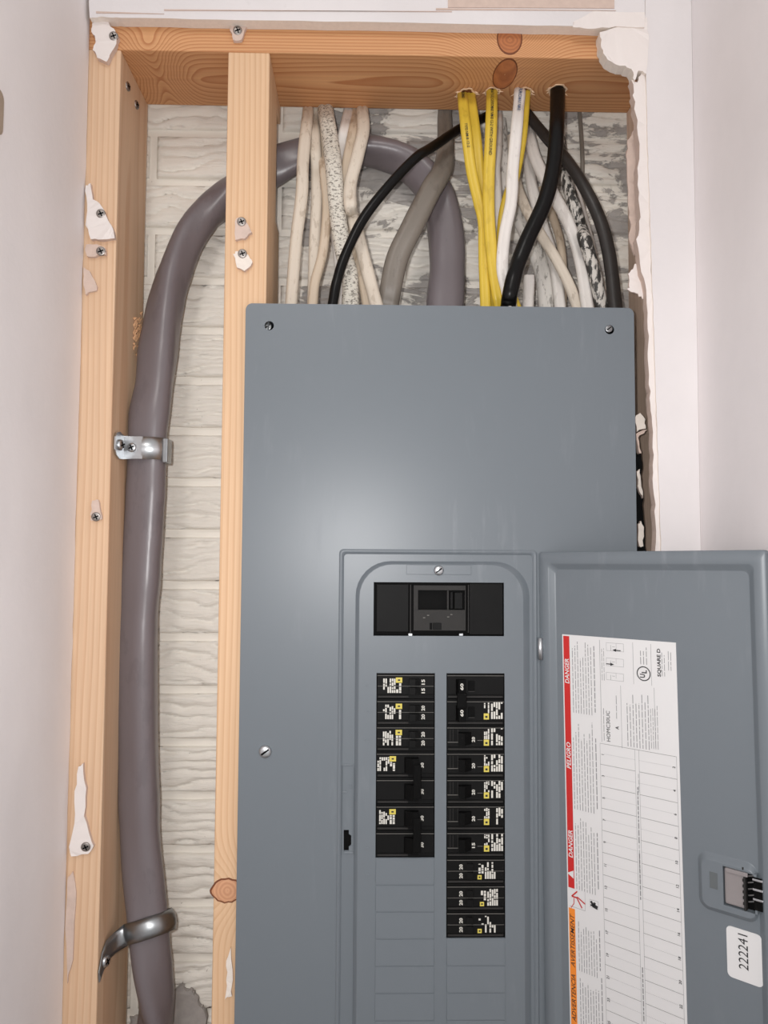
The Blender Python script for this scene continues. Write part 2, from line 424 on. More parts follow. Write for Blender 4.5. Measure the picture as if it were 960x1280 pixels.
# brick wall behind the studs: painted, rough-faced long bricks
wall = MB(); wall.box(-0.55, 0.62, Y_BR+0.0035, Y_BR+0.06, 0.35, 2.12)
wb = structure(wall.build('wall_back', M['mortar']), 'painted brick wall seen between the studs')
PITCH_Z = 0.0547; MOD = 0.273; z_top = Z(225, 166, Y_BR)
xj = X(190, 260, Y_BR)
def brick_mesh(w, h, seed):
    nx, nz = 64, 26; v = []; f = []
    for j in range(nz+1):
        for i in range(nx+1):
            x = w*i/nx; z = h*j/nz; ed = min(i, nx-i, 2)/2*min(j, nz-j, 1)
            wp = 0.55*noise.noise(Vector((x*17, z*30, seed*7.7)))+0.32*noise.noise(Vector((x*48, z*70, seed+20)))
            ph = z*78+wp*1.5+seed*0.37
            sw = ph-math.floor(ph)                       # split ledges: a rounded lip, then a sharp groove
            on = min(1, max(0, noise.noise(Vector((x*22, math.floor(ph)*3.1, seed*5.3)))*2.2+0.75))
            gr = math.exp(-((min(sw, 1-sw))/0.12)**2)*on
            d = -0.0042*gr+0.0012*math.sin(sw*PI)+0.0007*noise.noise(Vector((x*70, z*190, seed)))+0.0010*noise.noise(Vector((x*12, z*30, seed)))
            y = (-0.0020-d) if ed > 0.2 else 0.0006
            zz = z+(0.0007*noise.noise(Vector((x*40, j, seed))) if j in (0, nz) else 0)
            v.append((x, y, zz))
    for j in range(nz):
        for i in range(nx):
            a = j*(nx+1)+i; f.append((a, a+1, a+nx+2, a+nx+1))
    o = len(v)                                  # back rim so that the brick is a solid
    per = [i for i in range(nx+1)]+[j*(nx+1)+nx for j in range(1, nz+1)]+[nz*(nx+1)+i for i in range(nx-1, -1, -1)]+[j*(nx+1) for j in range(nz-1, 0, -1)]
    for k in per: v.append((v[k][0], 0.0036, v[k][2]))
    for k in range(len(per)): kk = (k+1) % len(per); f.append((per[k], o+k, o+kk, per[kk]))
    f.append(tuple(range(o, o+len(per))))
    me = bpy.data.meshes.new('brick'); me.from_pydata(v, [], f); me.materials.append(M['brick'])
    for p in me.polygons: p.use_smooth = True
    return me
bricks = [brick_mesh(MOD-0.008, PITCH_Z-0.0085, s) for s in range(8)]
for row in range(-1, 20):
    z1 = z_top-row*PITCH_Z
    for k in range(-2, 3):
        x0 = xj+k*MOD+(0 if row % 2 == 0 else MOD/2)
        if x0 > 0.40 or x0+MOD < -0.36: continue
        b = bpy.data.objects.new('brick', bricks[(row*5+k*3) % 8]); COL.objects.link(b); b.parent = wb
        b.location = (x0+0.004, Y_BR, z1-PITCH_Z+0.004)

# ------------------------------------------------------------------ framing timbers
z_pl = Z(455, 68, Y_ST)                          # underside of the top plate
z_pt = z_pl+0.0385
xs1 = X(136, 690, Y_ST)-0.0005                   # left stud inner face
x2a, x2b = X(285, 78, Y_ST), X(337, 78, Y_ST)    # middle stud
xs3 = X(783, 160, Y_SB)                          # right stud inner face
KN1 = at(637, 50, Y_ST); KN2 = at(284, 1113, Y_ST)
M['pine_l'] = mat_wood('left_stud_pine', 2, (229, 196, 163), (200, 154, 118), (xs1-0.125, 0.05, 1.5), 185)
M['pine_m'] = mat_wood('middle_stud_pine', 2, (229, 194, 157), (200, 150, 108), (x2a-0.11, 0.06, 1.4), 200, [((KN2.x, KN2.y, KN2.z), 0.012, 0.022, -0.020)])
M['pine_t'] = mat_wood('top_plate_pine', 0, (222, 170, 120), (176, 106, 60), (0.1, 0.050, z_pl-0.050), 380, [((KN1.x, KN1.y+0.01, KN1.z), 0.014, 0.035, 0.040), ((XL+0.055, 0.04, z_pl), 0.01, 0.022, 0.024)], contrast=0.75)
M['pine_r'] = mat_wood('right_stud_pine', 2, (242, 214, 192), (214, 180, 156), (xs3+0.05, 0.10, 1.5), 230, grey=0.0)

def stud(poly, x0, x1, mat, label):
    mb = MB(); mb.prism(poly, 0, x0, x1); o = mb.build('stud', mat, origin=((x0+x1)/2, 0.05, 0))
    bv = o.modifiers.new('bevel', 'BEVEL'); bv.width = 0.0012; bv.segments = 2
    return tag(o, label, 'stud', 'wall studs')
full = [(Y_ST, 0.0), (Y_SB, 0.0), (Y_SB, z_pl), (Y_ST, z_pl)]
st1 = stud(full, XL-0.020, xs1, M['pine_l'], 'pine stud along the left wall that carries both cable straps')
zn = Z(315, 228, 0.098)
notched = [(Y_ST, 0.0), (Y_SB, 0.0), (Y_SB, zn-0.055), (0.068, zn-0.055), (0.068, zn+0.062), (Y_SB, zn+0.062), (Y_SB, z_pl), (Y_ST, z_pl)]
st2 = stud(notched, x2a, x2b, M['pine_m'], 'pine stud with an oval knot, its lower half beside the panel cover')
st3 = stud(full, xs3, xs3+0.038, M['pine_r'], 'grey-brown stud at the right end of the opening under torn plaster')
mb = MB(); mb.box(XL-0.02, xs3+0.038, Y_ST, Y_SB, z_pl, z_pt)
plate = mb.build('top_plate', M['pine_t'], origin=(0, 0.05, z_pl)); bv = plate.modifiers.new('bevel', 'BEVEL'); bv.width = 0.0012; bv.segments = 2
tag(plate, 'horizontal pine plate with a round knot over the opening', 'beam')

# knots
def knot(parent, c, rx, rz, y, dark_ring, mats, tilt=0.0):
    mb = MB(); n = 26; L = []
    for (k, h, m) in ((1.12, 0.0002, 0), (1.1, -0.0005, 0), (0.98, -0.0006, 0)):
        L.append([(c[0]+rx*k*math.cos(2*PI*i/n)*(1+0.06*math.sin(5*i)), y+h, c[1]+rz*k*math.sin(2*PI*i/n)*(1+0.05*math.cos(3*i))) for i in range(n)])
    mb.loops(L, 1)
    L2 = [L[2]]+[[(c[0]+rx*k*math.cos(2*PI*i/n), y-0.0007-0.0003*(1-k), c[1]+rz*k*math.sin(2*PI*i/n)) for i in range(n)] for k in (0.85, 0.5, 0.03)]
    mb.loops(L2, 0, True)
    return mb.build('knot', mats, parent)
M['rim_and_hole_shade'] = plain('knot_bark_and_hole_shade', srgb(112, 62, 34), 0.7, var=0.3, scale=200)
M['knot_a'] = mat_knot('plate_knot', (182, 114, 68), (142, 82, 48), KN1)
M['knot_b'] = mat_knot('stud_knot', (206, 156, 120), (180, 124, 90), KN2)
r1 = (X(653, 50, Y_ST)-X(622, 50, Y_ST))/2
mb = MB()
n = 26
rim = [[(KN1.x+r1*k*math.cos(2*PI*i/n), Y_ST-h, z_pl+0.0185+0.0158*k*math.sin(2*PI*i/n)) for i in range(n)] for k, h in ((1.04, 0.0), (1.0, 0.0004), (0.93, 0.0004))]
mb.loops(rim, 1); mb.loops([rim[2]]+[[(KN1.x+r1*k*math.cos(2*PI*i/n), Y_ST-0.0005, z_pl+0.0185+0.0158*k*math.sin(2*PI*i/n)) for i in range(n)] for k in (0.6, 0.05)], 0)
low = [[(KN1.x+r1*0.95*k*math.cos(2*PI*i/n), Y_ST+0.026+0.024*k*math.sin(2*PI*i/n), z_pl-h) for i in range(n)] for k, h in ((1.04, 0.0), (1.0, 0.0004), (0.95, 0.0004))]
mb.loops(low, 1); mb.loops([low[2]]+[[(KN1.x+r1*0.95*k*math.cos(2*PI*i/n), Y_ST+0.026+0.024*k*math.sin(2*PI*i/n), z_pl-0.0005) for i in range(n)] for k in (0.6, 0.05)], 0)
mb.build('knot', [M['knot_a'], M['rim_and_hole_shade']], plate)
kx0, kx1 = X(263, 1113, Y_ST), X(300, 1113, Y_ST)
knot(st2, ((kx0+kx1)/2+0.0015, KN2.z), (kx1-kx0)/2, 0.0098, Y_ST, True, [M['knot_b'], M['rim_and_hole_shade']])
# ragged exit holes under the plate where the newer cables come out
def drill_hole(px, py, r, seed):
    d = ray(px, py); t = (z_pl-CAM.z)/d.z; c = CAM+d*t; mb = MB(); n = 22; rnd = random.Random(seed); L = []
    jit = [1+0.3*rnd.random() for _ in range(n)]
    for (k, h) in ((1.0, -0.0003), (1.0, -0.0012), (0.82, -0.0012), (0.8, -0.0002)):
        L.append([(c.x+r*k*jit[i]*math.cos(2*PI*i/n), c.y+r*k*jit[i]*math.sin(2*PI*i/n), z_pl+h-0.0012*(jit[i]-1)*(k > 0.9)) for i in range(n)])
    mb.loops(L, 0)
    mb.add([(c.x+r*0.82*jit[i]*math.cos(2*PI*i/n), c.y+r*0.82*jit[i]*math.sin(2*PI*i/n), z_pl-0.0004) for i in range(n)], [list(range(n))], 1)  # flat dark disc standing for the shade inside the hole
    for q in range(9):                         # splinters torn by the drill bit
        a = rnd.random()*2*PI; ln = 0.002+0.003*rnd.random(); p = Vector((c.x+r*1.1*math.cos(a), c.y+r*1.1*math.sin(a), z_pl))
        e = p+Vector((math.cos(a)*ln, math.sin(a)*ln*0.5, -0.001-0.002*rnd.random())); w = Vector((-math.sin(a), math.cos(a), 0))*0.0009
        mb.add([p-w, p+w, e, p+Vector((0, 0, -0.0012))], [[0, 1, 2], [1, 3, 2], [3, 0, 2], [0, 3, 1]], 0)
    mb.build('drilled_hole', [M['splinter'], M['rim_and_hole_shade']], plate)
    return c
holes = {'a': drill_hole(583, 117, 0.0088, 1), 'b': drill_hole(615, 114, 0.0066, 2), 'c': drill_hole(654, 115, 0.0080, 3), 'd': drill_hole(697, 112, 0.0085, 4)}

# ------------------------------------------------------------------ front plaster, torn edges, patches
def sheet(name, pts_px, y_front, thick, mat, jit=0.0, sub=4, seed=0, parent=None, origin=None, side_mat=None, dome=0.0):
    """irregular slab of plaster or paper measured on the wall plane y_front"""
    P = [at(px, py, y_front) for px, py in pts_px]; rnd = random.Random(seed); out = []
    for q in P: q.x = min(max(q.x, XL+0.0004), XR-0.0004)
    for i in range(len(P)):
        a, b = P[i], P[(i+1) % len(P)]
        for k in range(sub):
            q = a.lerp(b, k/sub); out.append((q.x+(rnd.random()-0.5)*jit, q.z+(rnd.random()-0.5)*jit))
    mb = MB(); mb.fill([out], lambda x, z: (x, y_front+dome*noise.noise(Vector((x*150, z*150, seed))), z), 0)
    mb.loops([[(x, y_front+dome*noise.noise(Vector((x*150, z*150, seed))), z) for x, z in out], [(x, y_front+thick, z) for x, z in out]], 1)
    mb.fill([out], lambda x, z: (x, y_front+thick, z), 1)
    return mb.build(name, [mat, side_mat or M['gypsum']], parent, origin)

Y_DW = -0.0065
tr = sheet('trim_1', [(60, -60), (806, -60), (806, 36), (722, 33), (640, 31), (480, 28), (300, 25), (150, 22), (128, 21), (112, 22)], Y_DW, 0.0123, M['trim'], 0.0006, 5, 3)
structure(tr, 'white plaster strip over the top plate')
e = [(806.3, -60), (806.5, 10), (807, 60), (808, 110), (809, 160), (811, 220), (813, 280), (815, 340), (817, 400), (819, 460), (821, 520), (823, 580), (825, 640), (827, 700), (832, 780), (842, 1000), (855, 1300)]
tr2 = sheet('trim_2', e+[(930, 1300), (895, 700), (868, 10), (868, -60)], Y_DW, 0.0123, M['trim'], 0.0006, 5, 4)
structure(tr2, 'white plaster strip right of the opening')
# the opening's torn inner edge, left of the painted strip
rag = [(802, 90), (797, 104), (790, 100), (792, 120), (796, 150), (799, 190), (797, 230), (801, 270), (796, 300), (803, 340), (808, 372), (810, 410), (811, 450), (812, 490), (814, 520), (816, 560), (817, 600), (819, 640), (820, 690), (826, 780), (834, 790), (826, 640), (821, 520), (816, 400), (813, 280), (810, 180), (807, 90)]
sheet('torn_edge', rag, Y_DW+0.002, 0.010, M['compound'], 0.0022, 4, 6, tr2, None, M['paper'], 0.0012)
sheet('torn_paper', [(784, 200), (784, 178), (791, 164), (799, 156), (803, 200), (803, 250), (802, 300), (800, 328), (793, 318), (787, 305), (788, 280), (785, 250)], 0.014, 0.002, M['paper'], 0.002, 4, 9, tr2, None, M['paper'], 0.002)
sheet('torn_paper', [(785, 342), (792, 334), (800, 322), (808, 330), (806, 375), (800, 370), (795, 366), (785, 362), (787, 352)], 0.005, 0.002, M['compound'], 0.002, 4, 10, tr2, None, M['paper'], 0.002)
# compound slab at the top right corner and torn facing paper above it
c1 = sheet('joint_compound', [(750, 40), (775, 33), (808, 22), (812, 50), (808, 92), (798, 88), (793, 101), (790, 86), (778, 82), (768, 80), (757, 72), (752, 60)], Y_DW-0.001, 0.013, M['compound'], 0.0014, 4, 11, None, None, None, 0.001)
tag(c1, 'white slab of joint compound over the top plate right end', 'plaster')
mb = MB()
for i, (a, b, y0, y1, yy) in enumerate(((560, 768, -6, 9, 0), (545, 770, 10, 12, 0), (205, 565, 11.5, 12.8, 0), (120, 205, 14, 16, 0))):
    p = [at(a, y0, Y_DW-0.0008), at(b, y0+3, Y_DW-0.0008), at(b, y1+1, Y_DW-0.0008), at(a, y1, Y_DW-0.0008)]
    mb.add(p+[q+Vector((0, 0.001, 0)) for q in p], [[0, 1, 2, 3], [7, 6, 5, 4], [0, 4, 5, 1], [1, 5, 6, 2], [2, 6, 7, 3], [3, 7, 4, 0]])
mb.build('torn_paper', M['paper'], tr)
sheet('torn_flap', [(718, 27), (742, 14), (806, 16), (806, 34), (770, 33), (735, 36), (716, 33)], Y_DW-0.002, 0.003, M['compound'], 0.0012, 4, 14, tr, None, None, 0.001)

def screw_head(mb, c, nrm, r=0.0042, mi=0, mi2=1, dome=0.0006):
    c = Vector(c); nrm = Vector(nrm).normalized(); mb.disc(c, r, nrm, mi, 18, dome)
    q = nrm.to_track_quat('Z', 'Y')
    for a in (0.4, 0.4+PI/2):                  # cross recess, its shade drawn as black bars
        u = q @ Vector((math.cos(a), math.sin(a), 0)); w = q @ Vector((-math.sin(a), math.cos(a), 0)); h = nrm*(dome+0.0002)
        p = [c+h+u*r*0.62+w*r*0.13, c+h-u*r*0.62+w*r*0.13, c+h-u*r*0.62-w*r*0.13, c+h+u*r*0.62-w*r*0.13]
        mb.add(p+[k-nrm*0.0006 for k in p], [[0, 1, 2, 3], [0, 4, 5, 1], [1, 5, 6, 2], [2, 6, 7, 3], [3, 7, 4, 0]], mi2)
def scrap(pts, label, screws, y=Y_ST, mat='gypsum', thick=0.005, seed=0, extra=None):
    """leftover piece of drywall still held by its screw"""
    cx = sum(p[0] for p in pts)/len(pts); cy = sum(p[1] for p in pts)/len(pts); c = at(cx, cy, y)
    root = empty('drywall_scrap', c); tag(root, label, 'drywall scrap', 'scraps of drywall left on the timbers')
    sheet('plaster', pts, y-thick, thick, M['compound'] if mat == 'compound' else M[mat], 0.0016, 3, seed, root, c, M['paper'], 0.0012)
    for (sx, sy) in screws:
        m2 = MB(); p = at(sx, sy, y-thick-0.0006); screw_head(m2, p, (0.1, -1, -0.15)); m2.build('screw', [M['screw'], M['void']], root, p)
    return root
scrap([(116, 30), (124, 22), (133, 24), (141, 36), (147, 42), (146, 55), (138, 68), (132, 78), (122, 72), (116, 62), (120, 48), (114, 40)], 'white plaster lump with a screw at the top left corner of the framing', [(142, 45)], Y_ST, 'compound', 0.006, 21)
scrap([(290, 17), (303, 15), (304, 27), (308, 32), (301, 50), (292, 51), (288, 38)], 'plaster chip with a screw on the top plate above the middle stud', [(297, 38)], Y_ST, 'paper', 0.004, 22)
scrap([(106, 232), (113, 228), (117, 248), (128, 258), (134, 275), (142, 286), (143, 297), (128, 299), (114, 299), (107, 280), (109, 255)], 'large white scrap with a screw high on the left stud', [(126, 267)], Y_ST, 'compound', 0.005, 23)
scrap([(107, 306), (122, 306), (131, 310), (132, 318), (118, 320), (108, 321)], 'small tan scrap with a screw just under the large white scrap', [(126, 314)], Y_ST, 'paper', 0.004, 24)
scrap([(105, 335), (113, 340), (121, 356), (120, 362), (107, 368), (104, 350)], 'thin torn paper scrap without a screw, third down the left stud', [], Y_ST, 'paper', 0.003, 25)
scrap([(293, 276), (300, 271), (308, 279), (314, 290), (306, 299), (295, 299)], 'upper of two chips with screws on the middle stud', [(302, 277)], Y_ST, 'paper', 0.004, 26)
scrap([(291, 318), (297, 314), (311, 319), (315, 328), (306, 339), (297, 334)], 'white lower chip of the two on the middle stud', [(303, 317)], Y_ST, 'gypsum', 0.004, 27)
scrap([(116, 625), (123, 624), (127, 640), (128, 650), (114, 651), (113, 643)], 'small crumbly scrap at mid height on the left stud', [(120, 646)], Y_ST, 'paper', 0.003, 28)
scrap([(98, 958), (104, 955), (107, 985), (106, 1020), (113, 1048), (117, 1058), (110, 1068), (90, 1070), (86, 1060), (92, 1030), (94, 990)], 'long white scrap low on the left stud', [(107, 1059)], Y_ST, 'compound', 0.004, 29)
scrap([(84, 1100), (91, 1090), (95, 1130), (90, 1200), (84, 1230), (82, 1160)], 'narrow pale strip of torn paper lowest on the left stud', [], Y_ST, 'paper', 0.002, 30)
scrap([(284, 1200), (289, 1185), (291, 1225), (289, 1245), (282, 1248), (283, 1225)], 'pale torn strip on the middle stud beside the cover lower edge', [], Y_ST, 'gypsum', 0.002, 31)
# debris in the dark gap between cover and right stud
g = 'crumbs in the gap right of the cover'
def crumb(pts, label, y, mat, seed):
    o = sheet('plaster_crumb', pts, y, 0.006, M[mat], 0.0016, 3, seed, None, at(pts[0][0], pts[0][1], y), M['paper'], 0.001); tag(o, label, 'debris', g)
crumb([(794, 522), (800, 516), (806, 524), (807, 536), (796, 539)], 'uppermost pale crumb right of the cover, a squarish chip', 0.012, 'gypsum', 41)
crumb([(795, 541), (808, 536), (806, 541), (797, 546), (801, 566), (798, 566)], 'bent paper strip beside the cover right edge', 0.014, 'paper', 42)
crumb([(797, 590), (800, 586), (801, 600), (804, 622), (801, 618), (797, 604)], 'slender pale sliver midway down the gap right of the cover', 0.016, 'gypsum', 43)
crumb([(798, 655), (802, 650), (805, 664), (804, 682), (799, 684)], 'lowest pale crumb in the gap above the open door', 0.016, 'gypsum', 44)

o = sheet('felt_strip', [(796, 560), (801, 566), (802, 600), (804, 640), (806, 690), (806, 800), (794, 800), (795, 640)], 0.020, 0.003, M['void'], 0.002, 5, 51, None, at(796, 560, 0.02), M['void'], 0.001)
tag(o, 'torn black felt strip in the gap beside the cover right edge', 'felt')
# loose nails and screws on the left stud's inner face
for i, ((px, py), lab) in enumerate((((159, 108), 'upper nail head on the inner face of the left stud near the plate'), ((170, 131), 'lower nail head on the inner face of the left stud near the plate'))):
    d = ray(px, py); c = CAM+d*((xs1-CAM.x)/d.x); mb = MB(); screw_head(mb, c+Vector((0.0012, 0, 0)), (1, -0.2, 0), 0.0042)
    o = mb.build('nail', [M['screw'], M['void']], None, c); tag(o, lab, 'nail', 'nails in the left stud')
# a splintered gouge in the left stud's inner face
d = ray(163, 410); c = CAM+d*((xs1-CAM.x)/d.x); mb = MB(); rnd = random.Random(5)
for q in range(60):
    p = c+Vector((0, 0.02+(rnd.random()-0.5)*0.022, rnd.gauss(0, 0.009))); e = p+Vector((0.002+0.002*rnd.random(), 0.003*(rnd.random()-0.5), 0.006*(rnd.random()-0.3))); w = Vector((0, 0.0014, 0.001))
    mb.add([p-w, p+w, e, p+Vector((0.001, 0, -0.003))], [[0, 1, 2], [1, 3, 2], [3, 0, 2], [0, 3, 1]])
o = mb.build('splinters', M['torn_wood'], st1); o['kind'] = 'stuff'

# fixture at the picture's left edge
d = ray(-3, 143); c = CAM+d*((XL-CAM.x)/d.x); mb = MB()
pl = rrect(c.y-0.06, c.y+0.0025, c.z-0.016, c.z+0.016, 0.006)
mb.loops([[(XL+0.0002, y, z) for y, z in pl], [(XL+0.003, y, z) for y, z in pl], [(XL+0.004, c.y-0.03+(y-c.y+0.03)*0.94, c.z+(z-c.z)*0.92) for y, z in pl]]); mb.add([(XL+0.004, c.y-0.03+(y-c.y+0.03)*0.94, c.z+(z-c.z)*0.92) for y, z in pl], [list(range(len(pl)))])
tag(mb.build('wall_plate', plain('beige_plastic_plate', srgb(160, 144, 128), 0.45), None, c), 'small beige rounded plate on the left wall at the picture edge', 'wall plate')

# grey concrete lump where the service cable goes down
mb = MB(); n = 22; L = []
out = [(-0.026, 0.004), (-0.012, 0.006), (0.002, 0.014), (0.010, 0.011), (0.022, 0.012), (0.030, 0.002), (0.036, -0.008)]
pc = [(200, 1262), (208, 1246), (215, 1243), (221, 1232), (229, 1226), (232, 1233), (240, 1234), (247, 1241), (251, 1252), (258, 1260), (262, 1300), (264, 1420), (150, 1420), (158, 1300), (163, 1270), (175, 1268)]
pc = [(a[0]+(b[0]-a[0])*k/4+rnd.uniform(-1.3, 1.3), a[1]+(b[1]-a[1])*k/4+rnd.uniform(-1.3, 1.3)) for a, b in zip(pc, pc[1:]+pc[:1]) for k in range(4)]
for k, yv in ((1.0, Y_BR), (0.985, Y_BR-0.008), (0.955, Y_BR-0.011)):
    cxp, cyp = 212, 1340
    L.append([at(cxp+(px-cxp)*k, cyp+(py-cyp)*k, yv) for px, py in pc])
L = [[p+Vector((noise.noise(p*90), noise.noise(p*90+Vector((5, 0, 0))), noise.noise(p*90+Vector((0, 9, 0)))))*0.0014 for p in l] for l in L]
mb.loops(L); mb.add(L[-1], [list(range(len(pc)))]); mb.add(L[0], [list(range(len(pc)))])
tag(mb.build('concrete_lump', M['concrete'], None, at(212, 1420, Y_BR)), 'rough grey concrete patch at the bottom of the left bay', 'concrete')

# ================================================================== CABLES
BOX_TOP = Z(550, 384, 0) - 0.012
CABLES = []
def cable(name, label, path, a, b, mat, cat='cable', group='house cables above the panel', lobes=None, amp=0.34, twist=None, wob=0.05, seed=0, per=8, texts=(), seg=20, amul=None, fixed=False):
    if lobes is None: lobes = 1 if a/b > 1.2 else 0                # flat cables show the furrow between their wires
    P = [at(*p) for p in path]
    if not fixed: a *= 1.07
    d = (P[-1]-P[-2]).normalized(); t = (BOX_TOP+0.001-P[-1].z)/min(d.z, -0.2)      # run on down to the top of the enclosure
    if t > 0.002: P.append(P[-1]+d*t)
    CABLES.append(dict(name=name, label=label, pts=resample(P, per), a=a, b=b, mat=mat, cat=cat, group=group, lobes=lobes, amp=amp, twist=twist, wob=wob, seed=seed, texts=texts, seg=seg, amul=amul, fixed=fixed))
def settle_cables():
    """push cables that touch apart in depth until they lie against each other"""
    import numpy as np
    idx = []; pos = []; A = []; B = []; fix = []
    for k, c in enumerate(CABLES):
        for p in c['pts']: idx.append(k); pos.append(tuple(p)); A.append(c['a']); B.append(c['b']); fix.append(c['fixed'])
    idx = np.array(idx); pos = np.array(pos); A = np.array(A); B = np.array(B); mov = (~np.array(fix)).astype(float)
    cam_p = np.array(tuple(CAM)); sa = (A[:, None]+A[None])*1.03; sb = (B[:, None]+B[None])*1.08
    hid = pos[:, 2] > z_pl                          # inside or behind the top plate: stay put
    mov[hid] *= 0.15
    other = idx[:, None] != idx[None]
    same = [np.where(idx == k)[0] for k in range(len(CABLES))]
    for it in range(60):
        dx = pos[:, None, 0]-pos[None, :, 0]; dz = pos[:, None, 2]-pos[None, :, 2]; dy = pos[:, None, 1]-pos[None, :, 1]
        lat = np.sqrt(dx*dx+dz*dz)/sa
        need = np.where((lat < 1) & other, sb*np.sqrt(np.clip(1-lat*lat, 0, 1)), 0)-np.abs(dy)
        need = np.clip(need, 0, None); sg = np.where(dy >= 0, 1.0, -1.0); sg = np.where(dy == 0, np.sign(idx[:, None]-idx[None]), sg)
        push = sg*need*0.5
        step = np.where(push > 0, push, 0).max(1)+np.where(push < 0, push, 0).min(1)
        step *= mov*0.8
        for q in same:                              # spread each push smoothly along its cable
            v = step[q]
            for _ in range(4): v = np.convolve(np.pad(v, 1, mode='edge'), [0.25, 0.5, 0.25], 'valid')
            step[q] = v*1.15*mov[q]
        y = np.clip(pos[:, 1]+step, 0.011, 0.113); y = np.where(mov > 0, y, pos[:, 1])
        y = np.where(hid, np.clip(y, pos[:, 1]-0.001, pos[:, 1]+0.001), y)
        f = (y-cam_p[1])/(pos[:, 1]-cam_p[1])
        pos = cam_p+(pos-cam_p)*f[:, None]
    for k, q in enumerate(same): CABLES[k]['pts'] = [Vector(p) for p in pos[q]]
def build_cables():
    for c in CABLES:
        mb = MB(); base = c['pts'][-1]
        fr = sweep(mb, c['pts'], c['a'], c['b'], c['seg'], c['twist'], c['lobes'], c['amp'], c['wob'], c['seed'], 0, c['amul'])
        if c['texts']:
            root = empty(c['name'], base); tag(root, c['label'], c['cat'], c['group']); mb.build('jacket', c['mat'], root, base)
            for (body, s0, h, ink, side) in c['texts']:
                m2 = MB(); text_on_path(m2, fr, body, s0, h, c['a'], c['b'], 0, 0.015, side); m2.build('lettering', M[ink], root, base, recalc=False)
        else:
            tag(mb.build(c['name'], c['mat'], None, base), c['label'], c['cat'], c['group'])
# big grey service cable: up the left bay, over through the stud, down into the box
big = [(186, 1420, .075), (191, 1340, .072), (195, 1280, .068), (194, 1250, .064), (189, 1200, .058), (186, 1150, .055), (182, 1100, .055), (178, 1050, .055), (176, 1000, .055), (174, 900, .055), (174, 800, .055), (178, 730, .055), (181, 680, .055), (184, 630, .055), (186, 580, .055), (188, 530, .055), (195, 480, .060), (200, 430, .066), (207, 380, .073), (217, 340, .080), (235, 300, .088), (259, 270, .095), (285, 247, .0985), (315, 225, .0985), (346, 207, .0985), (395, 190, .0985), (450, 185, .0985), (500, 198, .0985), (530, 222, .097), (548, 252, .094), (556, 290, .088), (558, 334, .080), (555, 381, .070)]
cable('service_cable', 'thick grey service cable looping up, over and down into the panel', big, 0.0186, 0.0160, M['bigcable'], 'cable', 'grey service cable', 3, 0, lambda t: 8.5*t+1.2*math.sin(9*t), 0.07, 3, 6, (), 28, None, True)

W = 'old white cables above the panel'
cable('cable', 'cream cable leftmost above the panel, straight and nearest the middle stud', [(386, 120, .104), (385, 139, .100), (379, 199, .060), (377, 245, .052), (370, 302, .050), (364, 379, .050)], .0057, .0040, M['cream'], group=W, seed=1)
cable('cable', 'cream cable second from the left above the panel, running straight', [(392, 120, .105), (393, 153, .096), (395, 199, .066), (396, 245, .060), (393, 313, .058), (391, 379, .058)], .0054, .0040, M['cream'], group=W, seed=2)
cable('cable', 'thin cream cable crossing in front of the second one at its bottom', [(401, 120, .106), (402, 150, .100), (405, 212, .060), (409, 256, .050), (404, 313, .048), (394, 352, .046), (391, 379, .046)], .0046, .0035, M['tan'], group=W, seed=3)
cable('cable', 'white cable crackled with black flecks like birch bark', [(403, 118, .104), (407, 139, .098), (416, 199, .054), (422, 267, .046), (429, 313, .046), (437, 345, .046), (438, 379, .046)], .0078, .0064, M['speck'], group=W, seed=4)
cable('cable', 'short white cable leaning left behind the birch-like one', [(439, 120, .106), (436, 139, .102), (428, 176, .074), (420, 215, .066), (416, 262, .064), (424, 320, .062), (428, 379, .060)], .0056, .0040, M['white_c'], group=W, seed=5)
cable('cable', 'tan cable twisting beside the curved cream one', [(447, 120, .105), (445, 145, .098), (439, 178, .066), (434, 205, .058), (431, 240, .054), (433, 275, .053), (443, 316, .053), (454, 352, .053), (459, 379, .053)], .0052, .0040, M['tan'], group=W, seed=6)
cable('cable', 'cream cable with an S bend ending under the grey one', [(451, 118, .104), (453, 139, .098), (454, 164, .062), (446, 199, .050), (438, 232, .047), (439, 262, .046), (449, 300, .046), (461, 345, .046), (470, 379, .046)], .0060, .0044, M['cream'], group=W, seed=7, lobes=1, amp=.36)
cable('cable', 'flat grey-brown cable slanting down left of the yellow ones', [(557, 118, .106), (556, 150, .102), (557, 185, .090), (553, 212, .072), (538, 238, .058), (514, 286, .048), (496, 325, .046), (485, 379, .046)], .0104, .0066, M['greyflat'], group='other old cables', seed=8, lobes=1, amp=.32, amul=lambda t: 0.62+0.38*min(1, t*2.2))
cable('cable', 'slim black cable sweeping left and down to the panel', [(622, 138, .106), (605, 147, .096), (575, 161, .075), (540, 184, .050), (520, 197, .036), (489, 229, .028), (455, 272, .026), (432, 318, .026), (421, 352, .026), (416, 379, .026)], .0046, .0042, M['black_c'], group='black cables above the panel', seed=9)
